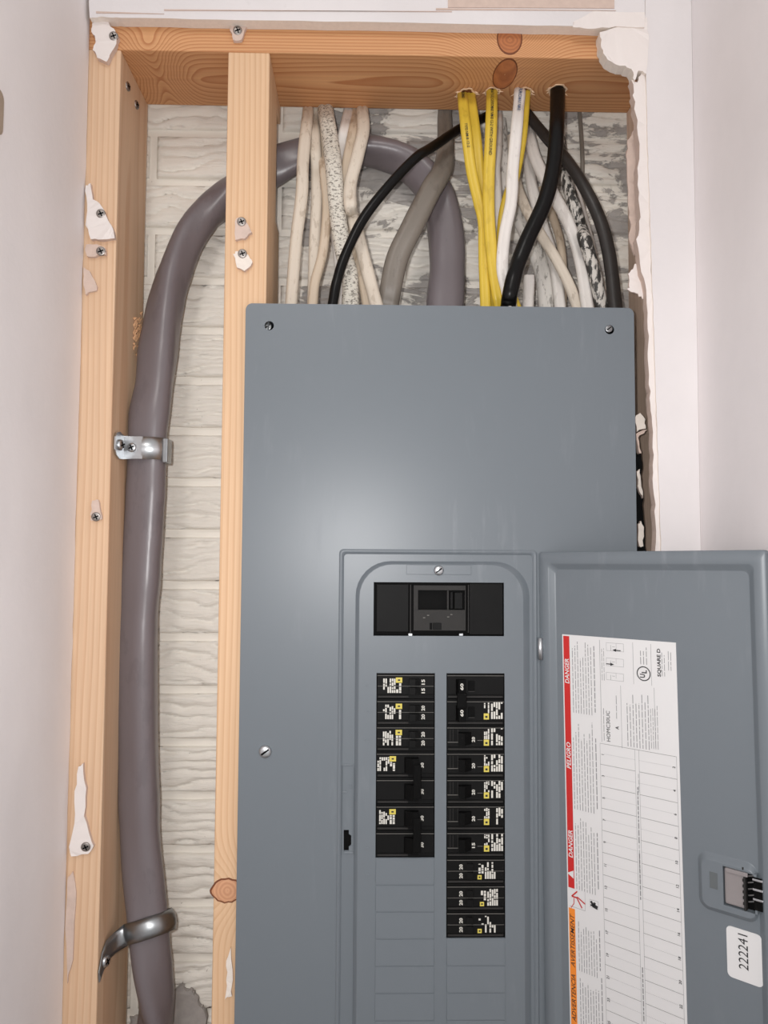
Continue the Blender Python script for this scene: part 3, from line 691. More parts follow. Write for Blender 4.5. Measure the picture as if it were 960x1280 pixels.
# newer cables from the drilled holes
def from_hole(px, py, y): return (px, py, y)
yh = {k: v.y for k, v in holes.items()}
ycab = 'yellow cables above the panel'
cable('cable', 'left yellow cable of the pair from the first drilled hole, lettered', [(578, 92, yh['a']), (578, 116, yh['a']), (582, 158, .034), (589, 212, .030), (598, 252, .028), (604, 280, .028), (605, 330, .028), (607, 381, .030)], .0050, .0034, M['yellow_c'], group=ycab, seed=10, per=10, lobes=1, amp=.36, texts=(('CERROMAX', .022, .0030, 'ink', 0), ('TYPE NM-B 12-2', .085, .0026, 'ink', 0)))
cable('cable', 'right yellow cable of the pair from the first drilled hole', [(587, 92, yh['a']), (588, 118, yh['a']), (595, 171, .040), (600, 225, .038), (604, 258, .037), (609, 300, .036), (613, 340, .034), (615, 381, .034)], .0050, .0034, M['yellow_c'], group=ycab, seed=11, lobes=1, amp=.36)
cable('cable', 'yellow cable with black lettering from the second drilled hole', [(615, 90, yh['b']), (615, 112, yh['b']), (614, 158, .032), (611, 225, .026), (611, 265, .023), (614, 310, .022), (619, 350, .022), (624, 381, .022)], .0054, .0036, M['yellow_c'], group=ycab, seed=12, per=10, lobes=1, amp=.36, texts=(('E54567 (UL) CERROMAX NM-B 12-2 WITH GROUND', .020, .0029, 'ink', 0),))
cable('cable', 'white cable with blue lettering from the third drilled hole', [(650, 92, yh['c']), (650, 112, yh['c']), (646, 158, .030), (641, 212, .026), (639, 252, .024), (631, 293, .022), (628, 334, .020), (634, 365, .020), (639, 383, .020)], .0055, .0034, M['white_c'], group='newer white cables above the panel', seed=13, per=10, texts=(('14-2 CERROMAX NM-B', .022, .0032, 'blueink', 0),))
cable('cable', 'yellow cable half hidden behind the blue-lettered white one', [(658, 92, yh['c']), (657, 114, yh['c']), (652, 171, .040), (643, 220, .037), (634, 250, .036), (629, 275, .035), (627, 320, .036), (634, 355, .034), (644, 382, .034)], .0050, .0034, M['yellow_c'], group=ycab, seed=14)
cable('cable', 'white cable tucked behind the second yellow cable', [(621, 118, .106), (622, 150, .100), (621, 187, .070), (619, 212, .060), (621, 252, .052), (621, 293, .050), (626, 330, .048), (632, 381, .048)], .0050, .0038, M['white_c'], group=W, seed=15)
cable('cable', 'thick glossy black cable bending left from the fourth drilled hole', [(697, 88, yh['d']), (697, 110, yh['d']), (696, 158, .030), (692, 206, .022), (681, 252, .018), (659, 300, .016), (646, 334, .016), (638, 365, .018), (635, 384, .020)], .0070, .0062, M['black_c'], group='black cables above the panel', seed=16)
cable('cable', 'charcoal cable arching right behind the thick black one', [(652, 130, .106), (662, 146, .098), (684, 173, .080), (708, 200, .064), (732, 237, .050), (751, 278, .046), (762, 322, .046), (769, 382, .046)], .0058, .0050, M['dark_c'], group='black cables above the panel', seed=17, amul=lambda t: 0.85+0.35*t)
cable('cable', 'clean white cable running diagonally to the right behind black cables', [(657, 120, .106), (659, 150, .102), (668, 195, .080), (690, 240, .064), (711, 280, .056), (726, 328, .054), (734, 382, .054)], .0060, .0046, M['white_c'], group=W, seed=18)
cable('cable', 'tar-smeared black and white cable next to the charcoal one', [(697, 140, .108), (700, 180, .094), (706, 215, .076), (717, 255, .062), (731, 300, .054), (743, 342, .052), (752, 382, .052)], .0062, .0052, M['tar'], group=W, seed=19)
cable('cable', 'white cable dropping behind the thick black bend', [(655, 125, .108), (657, 165, .104), (661, 204, .094), (667, 242, .084), (681, 290, .078), (694, 334, .074), (700, 382, .070)], .0056, .0042, M['white_c'], group=W, seed=20)
cable('cable', 'narrow cream cable crossing low from left to right', [(640, 170, .106), (645, 225, .092), (656, 258, .076), (675, 292, .066), (694, 322, .060), (711, 355, .058), (721, 382, .058)], .0052, .0040, M['cream'], group=W, seed=21)
cable('cable', 'broad dirty white cable with grey streaks behind the low black bend', [(622, 150, .108), (629, 206, .104), (640, 248, .096), (656, 284, .088), (670, 314, .082), (680, 347, .078), (684, 382, .074)], .0088, .0066, M['grimy'], group=W, seed=22)
cable('cable', 'short upright white cable end just above the panel beside the black bend', [(661, 345, .060), (661, 356, .060), (660, 382, .060)], .0054, .0044, M['white_c'], group=W, seed=23)
cable('cable', 'pinkish cable between the clean white ones', [(676, 235, .098), (689, 266, .090), (700, 301, .084), (704, 340, .080), (703, 382, .078)], .0040, .0034, M['tan'], group=W, seed=24)
cable('cable', 'thin grey wire hanging against the bricks on the right', [(722, 118, .110), (725, 147, .110), (728, 198, .109), (728, 240, .108), (733, 290, .106), (745, 340, .098), (752, 382, .090)], .0022, .0022, M['greyflat'], group='other old cables', seed=25)
cable('cable', 'thin white cable right of the tar-smeared one', [(690, 150, .110), (706, 205, .100), (722, 245, .090), (738, 300, .080), (748, 345, .076), (758, 382, .072)], .0034, .0030, M['white_c'], group=W, seed=26)

settle_cables(); build_cables()
# ------------------------------------------------------------------ straps holding the service cable
def strap_band(mb, c, T, S, F, r_a, r_b, w, a0, a1, n=24, th=0.0012, mi=0):
    L = []
    for i in range(n+1):
        a = a0+(a1-a0)*i/n; d = S*math.cos(a)*r_a+F*math.sin(a)*r_b; dn = d.normalized()
        L.append([c+d-T*w/2, c+d+dn*th*1.0-T*w/2, c+d+dn*th*1.6, c+d+dn*th*1.0+T*w/2, c+d+T*w/2])
    mb.loops(L, mi, True, True); mb.add(L[0], [[0, 1, 2, 3, 4]], mi); mb.add(L[-1], [[0, 1, 2, 3, 4]], mi)
    return L
c = at(186, 563, .055); root = empty('cable_strap', Vector((xs1, c.y, c.z)))
tag(root, 'bright galvanised strap with two screws, upper one on the service cable', 'strap', 'straps on the service cable')
S, F, T = Vector((1, 0, 0)), Vector((0, -1, 0)), Vector((0, 0, 1))
mb = MB(); w = 0.0215
strap_band(mb, c, T, S, F, 0.0200, 0.0186, w, -0.6, PI*0.52, 22, 0.0012)
# flat front run and the tab bent onto the stud's inner face
pts = [c+S*(-0.0004)+F*0.0187, c+S*(-0.0100)+F*0.0182]
tab0 = Vector((xs1+0.0012, c.y-0.0185, c.z)); tab1 = Vector((xs1+0.0012, c.y-0.0440, c.z+0.001))
def ribbon(mb, P, N, w, th, mi=0):
    L = []
    for p, nn, ww in zip(P, N, w): L.append([p-T*ww/2, p+T*ww/2, p+T*ww/2+nn*th, p-T*ww/2+nn*th])
    mb.loops(L, mi); mb.add(L[0], [[0, 1, 2, 3]], mi); mb.add(L[-1], [[0, 1, 2, 3]], mi)
d1 = Vector((0.0, -1, 0)).normalized()
ribbon(mb, [pts[0], pts[1], tab0, tab0.lerp(tab1, 0.5), tab0.lerp(tab1, 0.85), tab1], [d1, d1, Vector((0.8, -0.8, 0)).normalized(), Vector((1, 0, 0)), Vector((1, 0, 0)), Vector((1, 0, 0))], [w, w, w*1.05, w*1.2, w*0.95, w*0.55], 0.0013)
mb.build('band', M['zinc'], root, ORI[root.name])
mb = MB(); screw_head(mb, tab0.lerp(tab1, 0.55)+Vector((0.0028, 0, 0)), (1, -0.25, 0), 0.0052, 0, 1, 0.0018); mb.build('screw', [M['zinc'], M['void']], root, ORI[root.name])
mb = MB(); screw_head(mb, c+S*(-0.0105)+F*0.0197, (-0.1, -1, 0), 0.0046, 0, 1, 0.0018); mb.build('screw', [M['zinc'], M['void']], root, ORI[root.name])
mb = MB(); p = c+S*0.0185+F*0.0075; mb.box(p.x-0.002, p.x+0.0035, p.y-0.006, p.y+0.010, p.z-0.0135, p.z+0.0105, 0, 0.0012); mb.build('bolt_clip', M['dzinc'], root, ORI[root.name])

c = at(186, 1158, .055); root = empty('cable_strap', Vector((xs1, c.y, c.z)))
tag(root, 'dull bent pipe strap tilted on the service cable, lower one', 'strap', 'straps on the service cable')
tl = math.radians(-27); T2 = Vector((-math.sin(0.30), 0.30, math.cos(0.30))).normalized(); S2 = (Vector((1, 0, 0))-T2*T2.x).normalized(); F2 = S2.cross(T2) * 1.0
if F2.y > 0: F2 = -F2
mb = MB()
L = []; n = 30; prof = [(-0.5, 0.0), (-0.5, 0.0012), (-0.25, 0.0030), (0.0, 0.0036), (0.25, 0.0030), (0.5, 0.0012), (0.5, 0.0)]
for i in range(n+1):
    a = -0.9+(PI*0.78+0.9)*i/n; d = S2*math.cos(a)*0.0225+F2*math.sin(a)*0.0192; dn = d.normalized()
    L.append([c+d+dn*h+T2*0.0185*k for k, h in prof])
e0 = c+S2*math.cos(PI*0.78)*0.0225+F2*math.sin(PI*0.78)*0.0192
foot = [(Vector((xs1+0.006, c.y-0.0225, c.z-0.0040)), Vector((0.5, -0.85, 0)), 0.0185), (Vector((xs1+0.0022, c.y-0.030, c.z-0.0065)), Vector((0.9, -0.4, 0)), 0.019), (Vector((xs1+0.001, c.y-0.040, c.z-0.012)), Vector((1, -0.1, 0)), 0.018), (Vector((xs1+0.001, c.y-0.0490, c.z-0.021)), Vector((1, 0, 0)), 0.010)]
for (p, nn, ww) in foot:
    nn = nn.normalized(); tt = (Vector((0, -0.25, 1))); tt = (tt-nn*tt.dot(nn)).normalized()
    L.append([p+nn*h*0.55+tt*ww*k for k, h in prof])
mb.loops(L, 0, True, True); mb.add(L[0], [list(range(7))]); mb.add(L[-1], [list(range(7))])
mb.build('band', M['dzinc'], root, ORI[root.name])
mb = MB(); screw_head(mb, foot[2][0]+Vector((0.0030, 0.001, 0)), (1, -0.3, 0), 0.0050, 0, 1, 0.002); mb.build('screw', [M['zinc'], M['void']], root, ORI[root.name])

# ================================================================== THE PANEL
x_l, x_r = X(307, 400, 0), X(792.5, 400, 0); z_t = Z(550, 382, 0); z_b = z_t-0.88
fx0, fx1 = X(423, 800, 0), X(672, 800, 0); fz1 = Z(550, 687, 0); fz0 = fz1-0.53       # door seat
YD = -0.0035                                                                       # raised dead front
dx0, dx1 = X(449, 800, YD), X(654, 800, YD); dz1 = Z(550, 706, YD); dz0 = dz1-0.50
panel = empty('electrical_panel', (0.07, 0.05, z_b))
PO = ORI[panel.name]
tag(panel, 'grey steel breaker panel with its door swung open to the right', 'electrical panel')
def hole(px0, px1, py0, py1):
    return (X(px0, (py0+py1)/2, YD), X(px1, (py0+py1)/2, YD), Z((px0+px1)/2, py1, YD), Z((px0+px1)/2, py0, YD))
H_main = hole(467, 630, 728, 795)
PIT = (Z(506, 842, YD)-Z(506, 1073, YD))/7
lx0, lx1, rx0, rx1 = X(470, 950, YD), X(543.5, 950, YD), X(558, 950, YD), X(631, 950, YD)
zt = Z(550, 841.5, YD)
H_left = (lx0, lx1, zt-7*PIT, zt); H_right = (rx0, rx1, zt-10*PIT, zt)
rect = lambda h: [(h[0], h[2]), (h[1], h[2]), (h[1], h[3]), (h[0], h[3])]
cover = MB()
so = [circle(X(336.5, 407, 0), Z(336.5, 407, 0), 0.0044), circle(X(762, 412, 0), Z(762, 412, 0), 0.0044), [(X(a, b, 0), Z(a, b, 0)) for a, b in ((429.5, 1038), (436, 1038), (436, 1043), (439, 1045), (439, 1057), (436, 1059), (436, 1064), (429.5, 1064))]]
so_in = so[2]
K = 8
o_ = rrect(x_l, x_r, z_b, z_t, 0.006, K)
fr_ = [(rrect(fx0, fx1, fz0, fz1, 0.004, K), 0.0), (rrect(fx0+0.001, fx1-0.001, fz0+0.001, fz1-0.001, 0.0035, K), -0.0011), (rrect(fx0+0.0025, fx1-0.0025, fz0+0.0025, fz1-0.0025, 0.003, K), -0.0011), (rrect(fx0+0.0045, fx1-0.0045, fz0+0.0045, fz1-0.0045, 0.003, K), 0.0012)]
df_ = [(rrect(dx0-0.0036, dx1+0.0068, dz0-0.004, dz1+0.0030, 0.0315, K), 0.0012), (rrect(dx0-0.0030, dx1+0.0055, dz0-0.003, dz1+0.0025, 0.0312, K), 0.0004), (rrect(dx0-0.0007, dx1+0.0012, dz0-0.0007, dz1+0.0006, 0.0298, K), YD+0.0005), (rrect(dx0, dx1, dz0, dz1, 0.0295, K), YD)]
to = lambda y: (lambda x, z: (x, y, z))
cover.fill([o_, fr_[0][0]]+so[:2], to(0.0))
cover.loops([[(x, y, z) for x, z in l] for l, y in [(o_, 0.0)]]+[[(x_c+(x-x_c)*1.0018, 0.0012, z) for x, z in o_ for x_c in (0.07,)], [(x, 0.0035, z) for x, z in o_]])
for l in so[:2]: cover.loops([[(x, 0, z) for x, z in l], [(x, 0.0016, z) for x, z in l]])
cover.loops([[(x, y, z) for x, z in l] for l, y in fr_], 0, True)
cover.fill([fr_[-1][0], df_[0][0], so_in], to(0.0012))
cover.loops([[(x, 0.0012, z) for x, z in so_in], [(x, 0.003, z) for x, z in so_in]])
cover.loops([[(x, y, z) for x, z in l] for l, y in df_], 0, True)
cover.fill([df_[-1][0], rect(H_main), rect(H_left), rect(H_right)], to(YD))
for h in (H_main, H_left, H_right): cover.loops([[(x, YD, z) for x, z in rect(h)], [(x, YD+0.0016, z) for x, z in rect(h)]])
cov = cover.build('cover', M['steel'], panel, PO, recalc=False)
# enclosure behind the cover
mb = MB(); bx0, bx1 = x2b+0.002, x_r-0.004
mb.box(bx0, bx1, 0.094, 0.0955, z_b+0.01, BOX_TOP); mb.box(bx0, bx0+0.0015, 0.003, 0.094, z_b+0.01, BOX_TOP); mb.box(bx1-0.0015, bx1, 0.003, 0.094, z_b+0.01, BOX_TOP)
mb.box(bx0+0.0015, bx1-0.0015, 0.003, 0.094, BOX_TOP-0.0015, BOX_TOP); mb.box(bx0+0.0015, bx1-0.0015, 0.003, 0.094, z_b+0.01, z_b+0.0115)
mb.build('enclosure', M['box'], panel, PO)
# blank twist-out plates under the breakers
def blank(h, n, z):
    for k in range(n):
        z1 = z-k*PIT-0.0004; z0 = z1-PIT+0.0008; m = MB()
        v = [(h[0]+0.0003, YD+0.0002, z0), (h[1]-0.0003, YD+0.0002, z0), (h[1]-0.0003, YD+0.0002, z1), (h[0]+0.0003, YD+0.0002, z1),
             (h[0]+0.0006, YD-0.0011, z0+0.0003), (h[1]-0.0006, YD-0.0011, z0+0.0003), (h[1]-0.0006, YD-0.0003, z1-0.0003), (h[0]+0.0006, YD-0.0003, z1-0.0003)]
        m.add(v, [[4, 5, 6, 7], [0, 1, 5, 4], [1, 2, 6, 5], [2, 3, 7, 6], [3, 0, 4, 7], [3, 2, 1, 0]])
        m.build('blank_plate', M['steel'], cov, PO)
blank(H_left, 8, H_left[2]); blank(H_right, 5, H_right[2])
# tag plate with its screw over the main breaker
m = MB(); a, b = at(508, 718, YD), at(589, 706.5, YD); m.box(a.x, b.x, YD-0.0005, YD, a.z, b.z, 0, 0.0003); m.build('tag_plate', M['steel'], cov, PO)
def cover_screw(px, py, y, r, dome, mats, parent=panel):
    m = MB(); p = at(px, py, y); m.disc(p, r, (0, -1, 0), 0, 22, dome)
    u = Vector((0.8, 0, 0.6)); w_ = Vector((-0.6, 0, 0.8))
    q = [p+Vector((0, -dome-0.0002, 0))+u*r*0.7*i+w_*r*0.14*j for i, j in ((1, 1), (-1, 1), (-1, -1), (1, -1))]
    m.add(q+[k+Vector((0, 0.0005, 0)) for k in q], [[0, 1, 2, 3], [0, 4, 5, 1], [1, 5, 6, 2], [2, 6, 7, 3], [3, 7, 4, 0]], 1)  # slot shade drawn as a black bar
    return m.build('screw', mats, parent, PO)
cover_screw(548.5, 713, YD-0.0008, 0.0046, 0.0022, [M['zinc'], M['void']])
cover_screw(331.5, 939.5, -0.0003, 0.0058, 0.0026, [M['zinc'], M['void']])
cover_screw(761, 411, 0.0006, 0.0036, 0.0009, [M['dzinc'], M['void']])
cover_screw(334.5, 408, 0.0042, 0.0040, 0.0006, [M['dzinc'], M['void']])
# latch strike: embossed slot surround left of the breakers
m = MB()
for (a0, b0, a1, b1) in ((427, 955, 441, 957), (427, 955, 428.2, 1068), (430, 1064.5, 442, 1067), (441, 957, 442, 1066), (428, 989, 434, 991), (437, 980, 439, 985)):
    p, q = at(a0, b1, 0.0012), at(a1, b0, 0.0012); m.box(p.x, q.x, 0.0002, 0.0014, p.z, q.z, 0, 0.0002)
m.build('strike_rim', M['steel'], cov, PO)
m = MB(); p, q = at(428, 1066, 0.004), at(440, 1036, 0.004); m.box(p.x, q.x, 0.0040, 0.0050, p.z, q.z); m.build('slot_shade_back', M['void'], panel, PO)  # black sheet standing for the shade behind the latch slot
# small embossed tick marks beside the first column
m = MB()
for (a, b) in ((459.5, 857), (460.5, 889), (458, 925), (459, 1060), (458.5, 1093)):
    p = at(a, b, YD); m = MB(); m.box(p.x-0.0017, p.x+0.0017, YD-0.0005, YD, p.z-0.0005, p.z+0.0005, 0, 0.00015)
    m.build('embossed_mark', M['steel'], cov, PO)

# ------------------------------------------------------------------ breakers (each clips in and can be pulled)
def dashes(mb, x0, x1, z0, z1, y, rnd, cols, mi):
    pw = (x1-x0)/cols
    for k in range(cols):
        z = z0
        while z < z1-0.0006:
            ln = (z1-z0)*(0.12+0.38*rnd.random())
            if rnd.random() < 0.72: mb.quad2(lambda x, zz: (x, y, zz), x0+k*pw+pw*0.14, x0+k*pw+pw*0.86, z, min(z+ln, z1), mi)
            z += ln+(z1-z0)*0.06
YF = YD+0.0008                                   # face of the breakers inside their openings
def breaker(col, slot, poles, kind, label, seed, rating='20', label_pole=0):
    """col 0 left / 1 right; slot counted from the top; kind: single, tandem, double"""
    h = H_left if col == 0 else H_right; W_ = h[1]-h[0]; z1 = zt-slot*PIT-0.0002; z0 = z1-poles*PIT+0.0004
    root = empty('circuit_breaker', ((h[0]+h[1])/2, 0.03, z0)); tag(root, label, 'breaker', 'circuit breakers in two columns'); O = ORI[root.name]
    rnd = random.Random(seed)
    ux = lambda u: (h[0]+u*W_)                   # fraction across the opening, left to right
    mb = MB(); m_lab = MB()
    for p in range(poles):
        a1 = z1-p*PIT; a0 = a1-PIT+0.0003
        mb.box(ux(0.006), ux(0.994), YF+0.0012, 0.050, a0, a1, 0, 0.0003, 1)                       # case
        mb.box(ux(0.012), ux(0.988), YF-0.0006, YF+0.0016, a0+PIT*0.17, a1-PIT*0.06, 0, 0.0005)   # raised face
        mb.box(ux(0.012), ux(0.988), YF-0.0009, YF-0.0003, a1-PIT*0.10, a1-PIT*0.075, 2, 0.0001, 1)   # raised grey bars standing for edge highlights
        mb.box(ux(0.03), ux(0.55 if col == 0 else 0.97), YF-0.0002, YF+0.0014, a0+PIT*0.05, a0+PIT*0.12, 1, 0.0002, 1)
    def pole(p, with_label):
        a1 = z1-p*PIT; a0 = a1-PIT
        zz = lambda v: a0+v*PIT
        if kind == 'tandem':
            hx0, hx1, nx = ((0.56, 0.74, 0.79) if col == 0 else (0.34, 0.45, 0.24))
            mb.box(ux(0.02), ux(0.98), YF-0.0010, YF-0.0005, zz(0.50), zz(0.515), 2)
            for k, (b0, b1) in enumerate(((0.55, 0.80), (0.22, 0.47))):
                m = MB(); xa, xb = ux(hx0), ux(hx1)
                m.prism([(xa, YF-0.0004), (xb, YF-0.0004), (xb, YF-0.0022), (xa+(xb-xa)*0.55, YF-0.0050), (xa, YF-0.0042)] if col == 0 else [(xa, YF-0.0004), (xb, YF-0.0004), (xb, YF-0.0030), (xa, YF-0.0016)], 2, zz(b0), zz(b1))
                m.build('handle', M['black'], root, O)
                m = MB(); put_text(m, rating, lambda x, z: (x, YF-0.0012, z), (ux(nx+0.035), zz(b0+0.02)), W_*0.055, PIT*0.20, 0, 0.03); m.build('rating', M['white'], root, O, recalc=False)
        elif kind == 'double' and col == 0:
            m = MB(); m.prism([(ux(0.48), YF-0.0004), (ux(0.72), YF-0.0004), (ux(0.72), YF-0.0065), (ux(0.62), YF-0.0070), (ux(0.50), YF-0.0026)], 2, zz(0.22), zz(0.80)); m.build('handle', M['void'], root, O)
            if label_pole == 0 or p == 0:
                m = MB(); put_text(m, rating, lambda x, z: (x, YF-0.0012, z), (ux(0.81), zz(0.40)), W_*0.05, PIT*0.2, 0, 0.03); m.build('rating', M['white'], root, O, recalc=False)
        elif kind == 'double':
            m = MB(); m.prism([(ux(0.16), YF-0.0004), (ux(0.32), YF-0.0004), (ux(0.32), YF-0.0060), (ux(0.20), YF-0.0066)], 2, zz(0.20), zz(0.78)); m.build('handle', M['void'], root, O)
            m = MB(); m.box(ux(0.375), ux(0.48), YF-0.0018, YF-0.0006, zz(0.34), zz(0.72), 0, 0.0004); m.box(ux(0.375), ux(0.48), YF-0.0020, YF-0.0006, zz(0.30), zz(0.335), 1); m.build('test_button', [M['void'], M['blk2']], root, O)
            m = MB(); put_text(m, rating, lambda x, z: (x, YF-0.0068, z), (ux(0.275), zz(0.40)), W_*0.05, PIT*0.26, 0, 0.03); m.build('rating', M['white'], root, O, recalc=False)
        else:
            m = MB(); m.prism([(ux(0.21), YF-0.0004), (ux(0.43), YF-0.0004), (ux(0.41), YF-0.0018), (ux(0.30), YF-0.0068), (ux(0.20), YF-0.0062)], 2, zz(0.30), zz(0.76)); m.build('handle', M['void'], root, O)
            m = MB(); put_text(m, rating, lambda x, z: (x, YF-0.0012, z), (ux(0.485), zz(0.38)), W_*0.05, PIT*0.2, 0, 0.03); m.build('rating', M['white'], root, O, recalc=False)
            mb.box(ux(0.02), ux(0.20), YF-0.0012, YF-0.0004, zz(0.36), zz(0.385), 2); mb.box(ux(0.53), ux(0.62), YF-0.0010, YF-0.0005, zz(0.43), zz(0.45), 2)
            for q in (0.06, 0.11, 0.19): mb.box(ux(q), ux(q+0.008), YF-0.0010, YF-0.0005, zz(0.40), zz(0.85), 1)
        if with_label:
            y = YF-0.0009
            if col == 0:
                wide = kind != 'tandem'; a, b = (0.02, 0.32) if wide else (0.11, 0.42); s = 0.0 if wide else -0.03
                dashes(m_lab, ux(a), ux(b-0.09), zz(0.28+s), zz(0.80), y, rnd, 6, 0); dashes(m_lab, ux(b-0.09), ux(b+0.01), zz(0.28+s), zz(0.62), y, rnd, 2, 0)
                m_lab.quad2(lambda x, z: (x, y, z), ux(b-0.09), ux(b+0.02), zz(0.64), zz(0.84), 1); m_lab.quad2(lambda x, z: (x, y-0.0001, z), ux(b-0.055), ux(b-0.015), zz(0.71), zz(0.77), 2)
            elif kind == 'tandem':
                o_x = (seed % 3-1)*0.02
                dashes(m_lab, ux(0.56+o_x), ux(0.66+o_x), zz(0.42), zz(0.78), y, rnd, 2, 0); dashes(m_lab, ux(0.67+o_x), ux(0.86+o_x), zz(0.22), zz(0.84), y, rnd, 5, 0)
                m_lab.quad2(lambda x, z: (x, y, z), ux(0.55+o_x), ux(0.62+o_x), zz(0.20), zz(0.36), 1); m_lab.quad2(lambda x, z: (x, y-0.0001, z), ux(0.57+o_x), ux(0.60+o_x), zz(0.25), zz(0.31), 2)
            else:
                dashes(m_lab, ux(0.64), ux(0.74), zz(0.48), zz(0.88), y, rnd, 3, 0); dashes(m_lab, ux(0.76), ux(0.97), zz(0.26), zz(0.90), y, rnd, 5, 0)
                m_lab.quad2(lambda x, z: (x, y, z), ux(0.64), ux(0.73), zz(0.24), zz(0.47), 1); m_lab.quad2(lambda x, z: (x, y-0.0001, z), ux(0.665), ux(0.705), zz(0.30), zz(0.38), 2)
    for p in range(poles): pole(p, p == label_pole)
    if kind == 'double':
        m = MB(); xa, xb = (0.63, 0.76) if col == 0 else (0.17, 0.33)
        m.box(ux(xa), ux(xb), YF-0.0078, YF-0.0040, z0+PIT*(0.30 if col == 0 else 0.70), z1-PIT*(0.42 if col == 0 else 0.70), 0, 0.0006); m.build('handle_tie', M['void'], root, O)
    mb.build('case', [M['black'], M['blk2'], M['edge_glint']], root, O)
    m_lab.build('label', [M['white'], M['yel'], M['ink']], root, O, recalc=False)
    return root
M['edge_glint'] = plain('painted_highlight_grey', srgb(92, 90, 86), 0.45)  # paler grey for highlights and glints painted on the black breakers
breaker(0, 0, 1, 'tandem', 'tandem breaker at the top of the left column', 1, '15')
breaker(0, 1, 1, 'tandem', 'tandem breaker second from the top of the left column', 2, '20')
breaker(0, 2, 1, 'tandem', 'tandem breaker third from the top of the left column', 3, '20')
breaker(0, 3, 2, 'double', 'double-width breaker just under the three tandems of the left column', 4, '30')
breaker(0, 5, 2, 'double', 'double-width breaker at the bottom of the left column', 5, '30', 0)
breaker(1, 0, 2, 'double', 'double-width breaker at the top of the right column', 6, '60', 1)
for i, w_ in enumerate(('first', 'second', 'third', 'fourth', 'fifth')):
    breaker(1, 2+i, 1, 'single', w_+' single breaker under the double-width one in the right column', 10+i, ('20', '20', '20', '20', '15')[i])
breaker(1, 7, 1, 'tandem', 'uppermost of the three tandem breakers ending the right column', 21, '20')
breaker(1, 8, 1, 'tandem', 'middle of the three tandem breakers ending the right column', 23, '20')
breaker(1, 9, 1, 'tandem', 'tandem breaker at the very bottom of the right column', 24, '20')

# main breaker
h = H_main; O = Vector(((h[0]+h[1])/2, 0.03, h[2])); root = empty('main_breaker', O)
tag(root, 'wide black main breaker with one recessed switch above both columns', 'breaker')
def mp(px, py, y): p = at(px, py, y); return p.x, p.z
def mbox(mb, x0, y0, x1, y1, f, b, mi=0, bevel=0.0004):
    (xa, za), (xb, zb) = mp(x0, y1, YD), mp(x1, y0, YD); mb.box(xa, xb, f, b, za, zb, mi, bevel)
m = MB(); mbox(m, 467.5, 728.5, 629.5, 794.5, YF+0.006, 0.055, 0, 0); m.build('case', M['void'], root, O)
m = MB(); mbox(m, 470.5, 730.5, 511, 790, YF+0.0006, YF+0.008); m.build('side_plate', M['black'], root, O)
m = MB(); mbox(m, 587, 729.5, 629, 793.5, YF+0.0006, YF+0.008); m.build('side_plate', M['black'], root, O)
m = MB()
mbox(m, 517, 732, 582, 737.5, YF-0.0015, YF+0.006, 0, 0); mbox(m, 517, 762.5, 582, 788, YF-0.0015, YF+0.006, 0, 0)
mbox(m, 517, 737.5, 522.5, 762.5, YF-0.0015, YF+0.006, 0, 0); mbox(m, 581, 737.5, 582, 762.5, YF-0.0015, YF+0.006, 0, 0)
mbox(m, 512.5, 731, 514, 791, YF-0.0002, YF+0.006, 0, 0); mbox(m, 585, 731, 586.2, 791, YF-0.0002, YF+0.006, 0, 0)
mbox(m, 559, 738, 561, 762.5, YF, YF+0.006, 0, 0)
m.build('face', M['blk2'], root, O)
m = MB(); mbox(m, 568, 740.5, 578.5, 761.5, YF-0.0005, YF+0.006, 0, 0.0006); mbox(m, 563, 740, 566.5, 761.5, YF+0.001, YF+0.006); m.build('switch', M['black'], root, O)
m = MB(); mbox(m, 541, 778.5, 551.5, 787, YF-0.0026, YF-0.0012, 0, 0.0003); mbox(m, 537, 778.5, 540, 787, YF-0.0019, YF-0.0012, 1, 0); m.build('trip_tab', [M['black'], M['void']], root, O)
for q in (510.5, 574):
    m = MB(); mbox(m, q, 792, q+5, 795, YF-0.0002, YF+0.004, 0, 0.0003); m.build('terminal_tab', M['zinc'], root, O)
m = MB(); rnd = random.Random(3)
for (px, py) in ((530, 772), (535, 769), (560, 771), (564, 768)):
    (xa, za) = mp(px, py, YF); m.box(xa-0.0009, xa+0.0009, YF-0.0018, YF-0.0014, za-0.0004, za+0.0004, 0)
m.build('painted_glints', M['edge_glint'], root, O)  # small grey boxes standing for glints on the face

# ================================================================== THE DOOR
hz = EYE
door_root = bpy.data.objects.new('door', bpy.data.meshes.new('door'))   # replaced below
bpy.data.objects.remove(door_root)
u1 = 0.1950; w1 = door_at(690, 690)[1]; w0 = w1-0.525
dm = MB()
dl = [(rrect(0.0, u1, w0, w1, 0.003, K), 0.0074), (rrect(0.0, u1, w0, w1, 0.003, K), 0.0008), (rrect(0.0008, u1-0.0008, w0+0.0008, w1-0.0008, 0.003, K), 0.0), (rrect(0.0095, u1-0.0085, w0+0.011, w1-0.0100, 0.004, K), 0.0), (rrect(0.0105, u1-0.0098, w0+0.0122, w1-0.0112, 0.004, K), 0.0006), (rrect(0.0135, u1-0.0128, w0+0.015, w1-0.0145, 0.005, K), 0.0042), (rrect(0.0148, u1-0.0140, w0+0.0165, w1-0.0158, 0.005, K), 0.0048)]
D3 = lambda y: (lambda u, w_: (u, y, w_))
